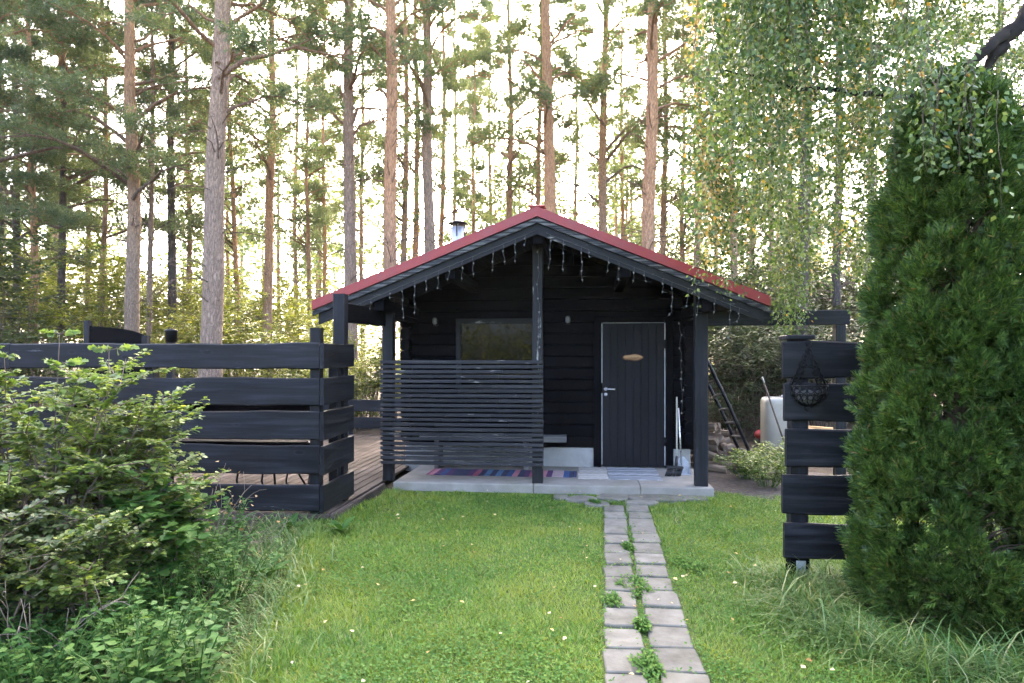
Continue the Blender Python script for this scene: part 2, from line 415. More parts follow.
w.node_tree.links.new(sky.outputs[0], bg.inputs[0])
sun = bpy.data.objects.new('sun', bpy.data.lights.new('sun', 'SUN')); COL.objects.link(sun)
sun.data.energy = .5; sun.data.angle = R(20); sun.data.color = (1, .86, .68)
sd = Vector((math.sin(SUN_AZ) * math.cos(SUN_EL), math.cos(SUN_AZ) * math.cos(SUN_EL), math.sin(SUN_EL)))
sun.rotation_euler = sd.to_track_quat('Z', 'Y').to_euler(); sun.location = (0, 40, 20)
SC.view_settings.view_transform = 'Standard'; SC.view_settings.look = 'None'; SC.view_settings.gamma = 1
SC.view_settings.exposure = 4.5
SC.render.engine = 'CYCLES'; SC.cycles.max_bounces = 6; SC.cycles.diffuse_bounces = 2; SC.cycles.transmission_bounces = 4; SC.cycles.volume_bounces = 1
SC.cycles.use_denoising = True; SC.cycles.sample_clamp_indirect = 4

# ------------------------------------------------------------------ ground, path, patio, deck
mb = MB(); n = 60
xs = [math.copysign(abs(t) ** 2.2 * 120, t) for t in np.linspace(-1, 1, n)]
ys = [math.copysign(abs(t) ** 2.2 * 120, t) + 6 for t in np.linspace(-1, 1, n)]
vs = [(x, y, 0.0 if abs(x) < 6 and -1 < y < 14 else .05 * math.sin(x * .35) * math.cos(y * .3) * min(1, max(abs(x) - 6, abs(y - 6.5) - 7.5) / 6)) for y in ys for x in xs]
mb.add(vs, [(j * n + i, j * n + i + 1, (j + 1) * n + i + 1, (j + 1) * n + i) for j in range(n - 1) for i in range(n - 1)], True)
tag(mb.build('ground', M['ground']), kind='structure')
# bare soil between the patio and the wood heap
mb = MB(); rim = []
for k in range(40):
    a = 2 * PI * k / 40; q = 1 + .16 * math.sin(3 * a + 1) + .10 * math.sin(7 * a)
    rim.append((2.15 + 1.0 * q * math.cos(a), 9.3 + 1.25 * q * math.sin(a), .004))
mb.add([(2.15, 9.3, .006)] + rim, [(0, 1 + k, 1 + (k + 1) % 40) for k in range(40)])
tag(mb.build('soil_patch', M['soil']), kind='structure')

SLABS = []
mb = MB(); rs = random.Random(4)
for i in range(16):
    Y = 2.80 + i * .302
    off = .083 / 3.4 * (Y - 3.3)
    for c in (0, 1):
        if i == 15 and c == 0: continue
        wdt = (.205 if c == 0 else .228) + rs.uniform(-.006, .006)
        x0 = .093 + off + c * (.238 + .03 * max(0, 4.0 - Y)) + rs.uniform(-.007, .007); x1 = x0 + wdt
        y0 = Y + rs.uniform(-.012, .012) + c * .03; y1 = y0 + .268 + rs.uniform(-.012, .008)
        SLABS.append((x0, x1, y0, y1))
        Mx = Matrix.Translation(((x0 + x1) / 2, (y0 + y1) / 2, 0)) @ Matrix.Rotation(rs.uniform(-.055, .055), 4, 'Z') @ Matrix.Rotation(rs.uniform(-.02, .02), 4, 'X')
        mb.box((-(x1 - x0) / 2, -(y1 - y0) / 2, -.04), ((x1 - x0) / 2, (y1 - y0) / 2, .022 + rs.uniform(-.004, .006)), Mx, .006)
def flag(cx, cy, rx, ry, z, seed):
    q = random.Random(seed); k = 9
    pts = [(cx + rx * (1 + q.uniform(-.14, .1)) * math.copysign(abs(math.cos(2 * PI * j / k)) ** .7, math.cos(2 * PI * j / k)), cy + ry * (1 + q.uniform(-.14, .1)) * math.copysign(abs(math.sin(2 * PI * j / k)) ** .7, math.sin(2 * PI * j / k))) for j in range(k)]
    mb.add([(x, y, -.03) for x, y in pts] + [(x, y, z - .008) for x, y in pts] + [(cx + (x - cx) * .95, cy + (y - cy) * .95, z) for x, y in pts],
           [(j, (j + 1) % k, k + (j + 1) % k, k + j) for j in range(k)] + [(k + j, k + (j + 1) % k, 2 * k + (j + 1) % k, 2 * k + j) for j in range(k)] + [tuple(2 * k + j for j in range(k))])
FLAGS = [(-.05, 7.62, .17, .17), (.30, 7.74, .20, .17), (.78, 7.74, .33, .17), (1.18, 7.80, .18, .13), (.12, 7.36, .14, .11), (.60, 7.45, .17, .10), (-.28, 7.70, .10, .12)]
for i, (x, y, a, b) in enumerate(FLAGS): flag(x, y, a, b, .03 + .004 * (i % 3), i)
tag(mb.build('path', M['slab']), kind='structure')

mb = MB()
mb.box((-2.30, 7.98, -.05), (-.62, 9.42, .1), c=.008); mb.box((-.615, 7.98, -.05), (.62, 9.42, .1), c=.008); mb.box((.625, 7.98, -.05), (1.45, 9.42, .1), c=.008)
tag(mb.build('patio', M['conc']), kind='structure')

mb = MB(); x = -9.0
while x < -2.50:
    x1 = min(x + .120, -2.45)
    mb.box((x + .005, 6.36, .045), (x1 - .005, 13.3, .075), c=.004); x += .123
mb.box((-2.445, 6.33, -.02), (-2.40, 8.0, .08), c=.005)
mb.box((-9, 6.315, -.02), (-2.45, 6.355, .08), c=.005)
tag(mb.build('deck', M['deck']), kind='structure')

# ------------------------------------------------------------------ left fence (front run and return)
BZ = [(1.478, 1.723), (1.127, 1.387), (.795, 1.064), (.463, .742), (.107, .362)]
fl = empty('plank_fence', (-2.6, 6.35, 0), 0, 'long blue-black fence of wide rough planks with a short return, left of the lawn', 'fence')
for k, (a, b) in enumerate(BZ):
    j = [-5.75, -4.9, -6.3, -5.2, -6.0][k]
    for (xa, xb, dy) in ((-8.3, j - .004, .012 * (k % 2)), (j, -2.53, 0)):
        mb = MB(); mb.plank((xa, 6.29 + dy, (a + b) / 2), (xb, 6.29 + dy, (a + b) / 2), b - a, .042, wav=.005, seg=60, c=.011, seed=k * 7 + int(xa * 10))
        mb.build('plank', M['bw_x'], fl, world=True)
    mb = MB(); mb.plank((-2.503, 6.268, (a + b) / 2 - .002), (-2.503, 7.12, (a + b) / 2 + .012), b - a - .004, .042, wav=.004, seg=12, seed=k + 50)
    mb.build('plank', M['bw_y'], fl, world=True)
for (x, y, z, wd) in ((-2.595, 6.37, 1.87, .10), (-4.3, 6.37, 1.66, .1), (-6.1, 6.37, 1.66, .1), (-7.9, 6.37, 1.66, .1), (-2.59, 6.84, 1.66, .1)):
    mb = MB(); mb.plank((x, y, -.02), (x, y, z), wd, wd, up=(1, 0, 0), wav=.002, seg=10, c=.006)
    mb.build('post', M['bw_z'], fl, world=True)

# tall gate post and the beam that ties it to the cabin
tp = empty('pergola_frame', (-2.595, 7.02, 0), 0, 'tall blue-black post and beam joining the plank fence return to the left roof corner', 'pergola')
mb = MB(); mb.plank((-2.595, 7.02, -.02), (-2.595, 7.02, 2.26), .125, .125, up=(1, 0, 0), wav=.002, seg=10); mb.build('post', M['bw_z'], tp, world=True)
mb = MB(); mb.plank((-2.595, 7.09, 2.07), (-2.46, 8.06, 2.07), .20, .09, wav=.002, seg=10); mb.build('beam', M['dk_y'], tp, world=True)  # shadow on the beam is put into its darker wood colour
rp = empty('pergola_frame', (2.9, 8.14, 0), 0, 'dark beam on a post running right from the cabin, half hidden by hanging leaves', 'pergola')
mb = MB(); mb.plank((1.385, 8.14, 2.045), (2.97, 8.14, 2.045), .17, .075, wav=.002, seg=12); mb.build('beam', M['bw_x'], rp, world=True)
mb = MB(); mb.plank((2.87, 8.142, -.02), (2.87, 8.142, 1.958), .11, .11, up=(1, 0, 0), wav=.002, seg=8); mb.build('post', M['bw_z'], rp, world=True)

# back fence beyond the deck
bf = empty('rail_fence', (-5, 13.6, 0), 0, 'low blue-black two-rail fence at the far end of the deck', 'fence')
for a, b in ((.52, .76), (.17, .40)):
    mb = MB(); mb.plank((-11, 13.55, (a + b) / 2), (-2.9, 13.55, (a + b) / 2), b - a, .04, wav=.004, seg=30); mb.build('rail', M['bw_x'], bf, world=True)
for x in (-10.5, -8.6, -6.7, -4.8, -3.0):
    mb = MB(); mb.plank((x, 13.63, -.02), (x, 13.63, .74), .1, .1, up=(1, 0, 0), wav=.002, seg=6); mb.build('post', M['bw_z'], bf, world=True)

# dark wind screen with sagging top and the capped post, seen over the fence
ws = empty('wind_screen', at(115, d=10.2).xy.to_3d(), 0, 'dark sagging plank screen between two posts, rising above the long plank fence', 'screen')
A, B = at(90, d=10.2), at(143, d=10.2)
mb = MB(); k = 14; top = []
for i in range(k + 1):
    u = i / k; p = A.lerp(B, u); z = 2.075 - .07 * u - .06 * u ** 6
    top.append((p, z))
vs = []
for (p, z) in top:
    for dy in (-.02, .02): vs += [(p.x, p.y + dy, 1.0), (p.x, p.y + dy, z)]
fs = []
for i in range(k):
    a = i * 4; b = a + 4
    fs += [(a, b, b + 1, a + 1), (a + 3, b + 3, b + 2, a + 2), (a + 1, b + 1, b + 3, a + 3), (a + 2, b + 2, b, a)]
fs += [(0, 1, 3, 2), (k * 4, k * 4 + 2, k * 4 + 3, k * 4 + 1)]
mb.add(vs, fs); mb.build('panel', M['dk_x'], ws, world=True)
for px, z in ((88, 2.15), (146, 1.93)):
    p = at(px, d=10.2); mb = MB(); mb.plank((p.x, p.y, -.02), (p.x, p.y, z), .085, .085, up=(1, 0, 0), wav=.002, seg=6); mb.build('post', M['bw_z'], ws, world=True)
p = ground_at(171, 9.6)
cp = empty('lantern_post', p, 0, 'short dark post with a round black lantern head rising behind the long fence', 'post')
mb = MB(); mb.plank((p.x, p.y, -.02), (p.x, p.y, 1.98), .09, .09, up=(1, 0, 0), wav=.002, seg=6); mb.build('post', M['bw_z'], cp, world=True)
mb = MB(); mb.lathe((p.x + .07, p.y - .1, 1.80), [(.03, 0), (.075, .02), (.08, .15), (.085, .16), (.085, .18), (.02, .2)], 16); mb.build('lamp_head', M['iron'], cp, world=True)

# deck furniture half hidden behind the fence
gt = empty('garden_table', (-4.2, 7.5, .075), 0, 'low garden table with a pale rim and thin black legs behind the long fence', 'table')
mb = MB(); mb.box((-.9, -.35, .49), (.9, .35, .525), c=.006); mb.build('tabletop', M['dk_x'], gt)
mb = MB()
for (a, b) in (((-.91, -.36, .5), (.91, -.36, .5)), ((-.91, .36, .5), (.91, .36, .5)), ((-.91, -.36, .5), (-.91, .36, .5)), ((.91, -.36, .5), (.91, .36, .5))): mb.tube([a, b], .011, 6)
mb.build('rim', M['alu'], gt)
for sx in (-1, 1):
    for sy in (-1, 1):
        mb = MB(); mb.tube([(sx * .80, sy * .3, .49), (sx * .78, sy * .3, .3), (sx * .80, sy * .32, .12), (sx * .86, sy * .35, .0)], .013, 8); mb.build('leg', M['iron'], gt)
gb = empty('garden_bench', (-4.0, 6.72, .075), 0, 'dark slatted garden bench with thin curved legs, its back against the long plank fence', 'bench')
mb = MB(); mb.plank((-1.42, .22, .42), (1.30, .22, .42), .04, .50, seg=8); mb.build('seat', M['dk_x'], gb)
mb = MB()
for zz, hh in ((.60, .10), (.785, .20), (.985, .16)): mb.plank((-1.42, -.06, zz), (1.30, -.06, zz), hh, .03, wav=.002, seg=8)
mb.build('backrest', M['dk_x'], gb)
mb = MB(); mb.tube([(-1.4, -.09, .685), (1.34, -.09, .685), (1.36, -.09, .70), (1.36, -.09, .78)], .009, 6); mb.build('rail', M['alu'], gb)
for x in (-1.3, -.75, -.25, .1, .45, .72, .98, 1.22):
    mb = MB(); mb.tube([(x, -.03, .42), (x - .02, -.05, .25), (x + .03, -.08, .12), (x + .10, -.10, 0)], .011, 6); mb.build('leg', M['iron'], gb)

# ------------------------------------------------------------------ right fence piece
FZ = [(1.436, 1.681), (1.131, 1.387), (.812, 1.075), (.478, .748), (.159, .411)]
fr = empty('plank_fence', (1.5, 5.05, 0), 0, 'short fence piece of five blue-black planks beside the thuja', 'fence')
for k, (a, b) in enumerate(FZ):
    xa = 1.375 + .012 * (k % 3); xb = 1.93 + .05 * (k % 2)
    if k == 4: xb = 1.78
    mb = MB(); mb.plank((xa, 5.0, (a + b) / 2), (xb + .35, 5.02, (a + b) / 2), b - a, .045, wav=.006, seg=26, c=.011, seed=k + 90); mb.build('plank', M['bw_x'], fr, world=True)
mb = MB(); mb.plank((1.505, 5.085, .12), (1.505, 5.085, 1.70), .12, .12, up=(1, 0, 0), wav=.002, seg=10); mb.build('post', M['bw_z'], fr, world=True)
mb = MB(); mb.box((1.40, 4.985, 1.70), (1.60, 5.18, 1.735), c=.008); mb.build('post_cap', M['bw_x'], fr, world=True)
mb = MB(); mb.box((1.44, 5.018, -.02), (1.57, 5.15, .2), c=.006); mb.build('post_foot', M['dk_z'], fr, world=True)
mb = MB(); mb.box((1.475, 5.008, -.05), (1.54, 5.016, .14), c=.002)
mb.tube([(1.507, 5.008, .09), (1.507, 4.999, .09)], .008, 8); mb.build('post_anchor', M['galv'], fr, world=True)

# wrought-iron half basket hung on it
wb = empty('hanging_basket', (1.545, 4.945, 1.235), 0, 'black wrought-iron scroll basket hanging on the short fence piece', 'wall basket')
ap = Vector((0, .03, .50)); L0, R0 = Vector((-.15, .03, .17)), Vector((.15, .03, .17))
mb = MB(); mb.tube([L0, ap, R0], .006, 6); mb.tube([Vector((-.075, .03, .17)), ap, Vector((.075, .03, .17))], .004, 6)
mb.ring((0, .03, .525), .022, .005)
for q in (L0, R0):
    for i in range(6):
        c = ap.lerp(q, .12 + .165 * i); r = .017 + .0022 * i
        mb.ring(c + Vector((-.010 if q is R0 else .010, 0, 0)), r, .0042)
        if i > 1: mb.ring(c + Vector((-.045 if q is R0 else .045, -.002, -.015)), r * .7, .0038)
mb.build('back_frame', M['iron'], wb)
mb = MB()
mb.ring((0, .03, .17), .16, .006, (1, 0, 0), (0, -1, 0), 18, 6, 0, PI); mb.tube([L0 + Vector((-.01, 0, 0)), R0 + Vector((.01, 0, 0))], .006, 6)
for k in range(9):
    a = PI * k / 8; d = Vector((math.cos(a), -math.sin(a), 0)); o0 = Vector((0, .03, 0))
    mb.tube([o0 + d * .16 + Vector((0, 0, .17)), o0 + d * .15 + Vector((0, 0, .1)), o0 + d * .10 + Vector((0, 0, .035)), o0 + d * .03], .0045, 6)
    if k < 8:
        a2 = a + PI / 16; d2 = Vector((math.cos(a2), -math.sin(a2), 0)); t2 = Vector((-math.sin(a2), -math.cos(a2), 0))
        mb.ring(o0 + d2 * .153 + Vector((0, 0, .135)), .026, .0045, t2, (0, 0, 1), 10); mb.ring(o0 + d2 * .13 + Vector((0, 0, .075)), .021, .0042, t2, (0, 0, 1), 10)
mb.ring((0, .03, .10), .148, .005, (1, 0, 0), (0, -1, 0), 18, 5, 0, PI)
mb.ring((0, .025, -.01), .03, .0045); mb.build('basket', M['iron'], wb)
mb = MB()
prof = [(.03, .02), (.08, .045), (.11, .09), (.12, .135)]
vs = []; nn = 12
for r, z in prof:
    for j in range(nn + 1):
        a = PI * j / nn; q = 1 + .05 * math.sin(j * 2.3 + z * 60); vs.append((r * q * math.cos(a), .03 - r * q * math.sin(a), z + .008 * math.sin(j * 1.9)))
mb.add(vs, [(i * (nn + 1) + j, i * (nn + 1) + j + 1, (i + 1) * (nn + 1) + j + 1, (i + 1) * (nn + 1) + j) for i in range(3) for j in range(nn)], True)
mb.build('liner', M['lining'], wb); wb.scale = (.78, .8, .84)

# ------------------------------------------------------------------ cabin
XL, XR, YW, YB = -2.56, 1.42, 9.42, 13.2
YR = 7.62                                    # front edge of the roof
RX, RZ = -.545, 3.26                         # ridge
EL, ER, EZ = -3.15, 1.97, 2.235              # eaves
slope = (RZ - EZ) / (RX - EL)
cb = empty('log_cabin', (RX, YW, 0), 0, 'black log cabin with a red-trimmed gable roof and open front porch', 'cabin')
C = dict(parent=cb, world=True)
def logs(mb, p0, p1, z0, z1, ph, t, skip=None):
    z = z0; i = 0
    p0, p1 = Vector(p0), Vector(p1)
    while z < z1 - .02:
        h = min(ph, z1 - z)
        mb.plank(p0 + Vector((0, 0, z + h / 2)), p1 + Vector((0, 0, z + h / 2)), h - .004, t, wav=.0015, seg=8, c=min(.022, h * .2), seed=i)
        z += h; i += 1
# front wall pieces around the window and the door, up into the gable
WX0, WX1, WZ0, WZ1 = -1.75, -.66, 1.22, 2.07
DX0, DX1, DZ1 = .10, 1.17, 2.16
mb = MB(); Z0 = .36; ph = .157; z = Z0; i = 0
def roof_z(x): return (RZ - (RX - x) * slope if x < RX else RZ - (x - RX) * (RZ - EZ) / (ER - RX)) - .20
while z < 3.02:
    zc = z + ph / 2; zt = z + ph
    segs = [(XL, XR + .12)] if zt < roof_z(XL) + .10 else []
    if not segs:
        a = RX - (RZ - .08 - zt) / slope; b = RX + (RZ - .08 - zt) / ((RZ - EZ) / (ER - RX))
        if b - a > .2: segs = [(max(a, XL), min(b, XR + .12))]
    for hole in ((WX0, WX1, WZ0, WZ1), (DX0, DX1, 0, DZ1)):
        if hole[2] - .04 < zc < hole[3] + .01:
            ns = []
            for (a, b) in segs:
                if hole[0] > a and hole[1] < b: ns += [(a, hole[0]), (hole[1], b)]
                else: ns.append((a, b))
            segs = ns
    for (a, b) in segs:
        mb.plank((a, YW + .06, zc), (b, YW + .06, zc), ph - .002, .12, wav=.001, seg=10, c=.012, seed=i); i += 1
    z += ph
pl = [(XL + .02, .4), (XR - .02, .4), (XR - .02, roof_z(XR) + .14), (RX, RZ - .06), (XL + .02, roof_z(XL) + .14)]
mb.add([(x, YW + .125, z_) for x, z_ in pl] + [(x, YW + .15, z_) for x, z_ in pl], [(0, 1, 2, 3, 4), (9, 8, 7, 6, 5)] + [(i, (i + 1) % 5, 5 + (i + 1) % 5, 5 + i) for i in range(5)])
mb.build('front_wall', M['dk_x'], **C)
for nm, xx in (('side_wall', XL + .06), ('side_wall', XR - .06)):
    mb = MB(); logs(mb, (xx, YW - .16, 0), (xx, YB, 0), .36 + .078, 2.42, ph, .12); mb.build(nm, M['dk_y'], **C)
mb = MB(); logs(mb, (XL, YB - .06, 0), (XR, YB - .06, 0), .36, 2.42, ph, .12)
mb.add([(XL, YB - .05, 2.42), (XR, YB - .05, 2.42), (RX, YB - .05, 3.05), (XL, YB, 2.42), (XR, YB, 2.42), (RX, YB, 3.05)], [(0, 1, 2), (5, 4, 3), (0, 2, 5, 3), (1, 4, 5, 2)])
mb.build('back_wall', M['dk_x'], **C)
mb = MB(); mb.box((XL + .02, YW + .01, -.02), (DX0, YW + .11, .357), c=.006); mb.box((DX1, YW + .01, -.02), (XR - .02, YW + .11, .357), c=.006)
mb.box((XL + .02, YW + .115, -.02), (XL + .1, YB - .02, .355)); mb.box((XR - .1, YW + .115, -.02), (XR - .02, YB - .02, .355)); mb.box((DX0 + .004, YW + .03, -.02), (DX1 - .004, YW + .11, .098))
mb.build('foundation', M['found'], **C)
mb = MB(); mb.box((XL + .12, YW + .14, .25), (XR - .12, YB - .14, .35)); mb.build('inner_floor', M['dk_y'], **C)

# roof: sheet, purlins, boards, flashing
def slant(mb, x0, z0, x1, z1, ya, yb, t, wd=None):
    """slab whose top runs from (x0,z0) to (x1,z1)"""
    nx, nz = -(z1 - z0), (x1 - x0); l = math.hypot(nx, nz); nx, nz = nx / l, nz / l
    if nz < 0: nx, nz = -nx, -nz
    v = [(x0, ya, z0), (x1, ya, z1), (x1, yb, z1), (x0, yb, z0)]
    v += [(x, y, z_ - t / nz) for x, y, z_ in v]
    mb.add(v, [(0, 1, 2, 3), (7, 6, 5, 4), (0, 4, 5, 1), (1, 5, 6, 2), (2, 6, 7, 3), (3, 7, 4, 0)])
roof = empty('roof', (0, 0, 0)); roof.parent = cb; roof.location = Vector((0, 0, 0)) - cb.location
def RB(mb, name, mat): return mb.build(name, mat, roof)
mb = MB()
for (xe) in (EL, ER):
    for k in range(0, 40):          # trapezoid profiled sheet: ribs run down the slope
        pass
    slant(mb, RX, RZ, xe, EZ, YR + .055, YB + .35, .012)
    y = YR + .25
    while y < YB + .3:
        slant(mb, RX, RZ + .028, xe, EZ + .028, y, y + .03, .027); y += .2
RB(mb, 'roof_sheet', M['red'])
mb = MB()
for xe in (EL, ER):
    k = .016 / 2.6
    slant(mb, RX, RZ - .014, xe + (.03 if xe < RX else -.03), EZ - .002, YR + .06, YB + .33, .035)
mb.mi = 0; RB(mb, 'roof_boarding', M['dk_y'])
mb = MB()
for xe in (EL, ER): slant(mb, RX, RZ + .012, xe, EZ + .012, YR - .035, YR + .052, .10)
RB(mb, 'gable_flashing', M['red'])
mb = MB()
for xe in (EL, ER): slant(mb, RX, RZ - .108, xe, EZ - .108, YR - .015, YR + .02, .052)
RB(mb, 'outer_bargeboard', M['pe_x'])
mb = MB()
for xe in (EL, ER):
    s_ = 1 if xe > RX else -1
    slant(mb, RX, RZ - .150, xe - s_ * .06, EZ - .150 + .06 * slope, YR + .024, YR + .066, .125)
RB(mb, 'inner_bargeboard', M['we_x'])
mb = MB(); mb.box((RX - .09, YR - .03, RZ + .004), (RX + .09, YB + .36, RZ + .03), c=.01); RB(mb, 'ridge_cap', M['red'])
for (x, dz) in ((RX, .24), (XL + .17, .26), (XR - .1, .26), ((XL + RX) / 2, .23), ((XR + RX) / 2, .23)):
    zz = roof_z(x) + .20 - dz
    mb = MB(); mb.plank((x, YR + .09, zz - .07), (x, YW + .02 if x in (RX,) else YW - .02, zz - .07), .14, .11, wav=.001, seg=6); RB(mb, 'purlin', M['dk_y'])
# chimney on the left slope
ch = at(458, 214, Y=10.6)
mb = MB(); mb.lathe((ch.x, ch.y, 2.75), [(.10, 0), (.10, .91), (.09, .91)], 18)
chim = RB(mb, 'chimney', M['galv'])
mb = MB(); mb.lathe((ch.x, ch.y, 3.70), [(.06, 0), (.15, .0), (.15, .018), (.04, .06)], 18)
for a in range(4): mb.tube([(ch.x + .095 * math.cos(a * PI / 2), ch.y + .095 * math.sin(a * PI / 2), 3.5), (ch.x + .11 * math.cos(a * PI / 2), ch.y + .11 * math.sin(a * PI / 2), 3.705)], .008, 5)
mb.build('chimney_cap', M['iron'], chim)

# porch posts, tie beam, slat screen
YP = 8.14
for (x, zt, mt, wd) in ((-2.40, 2.32, 'bw_z', .125), (-.575, 2.92, 'we_z', .125), (1.325, 2.33, 'bw_z', .15)):
    mb = MB(); mb.plank((x, YP, .1), (x, YP, zt), wd, .12, up=(1, 0, 0), wav=.0025, seg=16); mb.build('porch_post', M[mt], **C)
for x in (-2.40, 1.325):
    mb = MB(); mb.plank((x, YP + .065, 2.16), (x, YW - .02, 2.16), .16, .1, wav=.002, seg=6); mb.build('porch_beam', M['dk_y'], **C)
mb = MB(); k = 22
for i in range(k):
    z = .305 + i * (1.575 - .305) / k; q = random.Random(i)
    sp_ = sorted([-2.475, q.uniform(-1.9, -1.5), q.uniform(-1.3, -.9), -.505])
    for a, b in zip(sp_[:-1], sp_[1:]):
        mb.plank((a + .001, YP - .083, z + .02 + q.uniform(-.002, .002)), (b - .001, YP - .083, z + .02 + q.uniform(-.002, .002)), .038, .045, wav=.0012, seg=6, c=.004, seed=i)
mb.build('slat_screen', M['slat'], **C)

# window
mb = MB()
mb.box((WX0 - .06, YW - .03, WZ1), (WX1 + .06, YW + .05, WZ1 + .07), c=.005); mb.box((WX0 - .06, YW - .045, WZ0 - .06), (WX1 + .06, YW + .05, WZ0), c=.005)
mb.box((WX0 - .06, YW - .028, WZ0 + .002), (WX0 + .01, YW + .05, WZ1 - .002), c=.005); mb.box((WX1 - .01, YW - .028, WZ0 + .002), (WX1 + .06, YW + .05, WZ1 - .002), c=.005)
wf = mb.build('window', M['we_x'], **C)
def sub(mb, name, mat, par):
    o = mb.build(name, mat, par)
    off = par.location + cb.location
    o.location = -off
    return o
mb = MB(); mb.box((WX0 + .012, YW + .012, WZ0 + .004), (WX1 - .012, YW + .024, WZ1 - .004)); sub(mb, 'pane', M['glass'], wf)

# door
mb = MB()
mb.box((DX0 + .002, YW - .03, .1), (DX0 + .105, YW + .1, 2.13), c=.006); mb.box((DX1 - .105, YW - .03, .1), (DX1 - .002, YW + .1, 2.13), c=.006)
mb.box((DX0 + .002, YW - .028, 2.075), (DX1 - .002, YW + .098, 2.155), c=.006)
mb.build('door_frame', M['dk_z'], **C)
mb = MB(); xa, xb = DX0 + .122, DX1 - .122; k = 8
for i in range(k):
    a = xa + (xb - xa) * i / k; b = xa + (xb - xa) * (i + 1) / k
    mb.plank(((a + b) / 2, YW + .0, .115), ((a + b) / 2, YW + .0, 2.06), b - a - .001, .04, up=(1, 0, 0), wav=.0004, seg=6, c=.004, seed=i)
door = mb.build('door', M['door'], **C)
mb = MB()
hz = 1.17
for (x, rs_) in ((DX0 + .1135, [(.14, hz - .06), (hz + .08, 2.06)]), (DX1 - .1135, [(.14, .40), (.52, 1.72), (1.84, 2.06)])):
    for (a, b) in rs_: mb.box((x - .0042, YW - .034, a), (x + .0042, YW + .0, b), c=.001)
mb.box((DX0 + .12, YW - .033, 2.066), (DX1 - .12, YW, 2.070), c=.0008)
sub(mb, 'edge_strip', M['alu'], door)
mb = MB(); hx = DX0 + .165
mb.lathe((0, 0, 0), [(.026, 0), (.026, .008)], 14); mb.v = [(hx + x, YW - .02 - z, hz + y) for x, y, z in mb.v]
mb.tube([(hx, YW - .02, hz), (hx, YW - .065, hz), (hx + .02, YW - .07, hz), (hx + .125, YW - .068, hz - .004)], .011, 8)
sub(mb, 'handle', M['steel'], door)
mb = MB(); mb.lathe((0, 0, 0), [(.024, 0), (.022, .012)], 14); mb.v = [(hx + x, YW - .02 - z, hz - .075 + y) for x, y, z in mb.v]; sub(mb, 'lock', M['steel'], door)
for z in (.46, 1.78):
    mb = MB(); mb.tube([(DX1 - .1135, YW - .04, z - .055), (DX1 - .1135, YW - .04, z + .055)], .013, 8); sub(mb, 'hinge', M['iron'], door)
pc = at(633, 357.5, Y=YW - .03)
mb = MB(); mb.lathe((0, 0, 0), [(1, 0), (1, .011), (.95, .014)], 28); mb.v = [(pc.x + x * .142, YW - .021 - z, pc.z + y * .046 * (1 + .12 * math.sin(x * 5))) for x, y, z in mb.v]
pq = sub(mb, 'door_plaque', M['edge'], door)
mb = MB(); mb.lathe((0, 0, 0), [(1, 0), (1, .002)], 28); mb.v = [(pc.x + x * .128, YW - .0355 - z, pc.z + .003 + y * .036 * (1 + .12 * math.sin(x * 5))) for x, y, z in mb.v]
o = mb.build('plaque_face', M['plaque'], door); o.location = -cb.location - door.location
mb = MB(); q = random.Random(5)
for k in range(9):
    x = pc.x - .075 + k * .018
    mb.tube([(x, YW - .038, pc.z - .006), (x + .004, YW - .038, pc.z + .011 + q.uniform(-.006, .004)), (x + .010, YW - .038, pc.z - .002), (x + .016, YW - .038, pc.z - .006)], .0016, 4)
o = mb.build('plaque_carving', M['burn'], door); o.location = -cb.location - door.location

# wall lamps
def wall_lamp(x, z, label):
    t = empty('wall_lamp', (x, YW, z), 0, label, 'lamp', 'porch wall lamps')
    mb = MB(); mb.box((-.035, -.03, -.06), (.035, 0, .03), c=.006); mb.build('bracket', M['iron'], t)
    mb = MB(); mb.lathe((0, -.07, -.04), [(.02, 0), (.036, .02), (.036, .075), (.02, .095)], 14); mb.build('lamp_glass', M['bulb'], t)
    mb = MB(); mb.tube([(0, -.03, -.05), (0, -.07, -.055), (0, -.07, -.04)], .01, 6); mb.build('arm', M['iron'], t)
wall_lamp(-.249, 2.11, 'small white wall lamp on the logs between the window and the door')
wall_lamp(-2.10, 2.10, 'small white wall lamp in the dark porch corner left of the window')

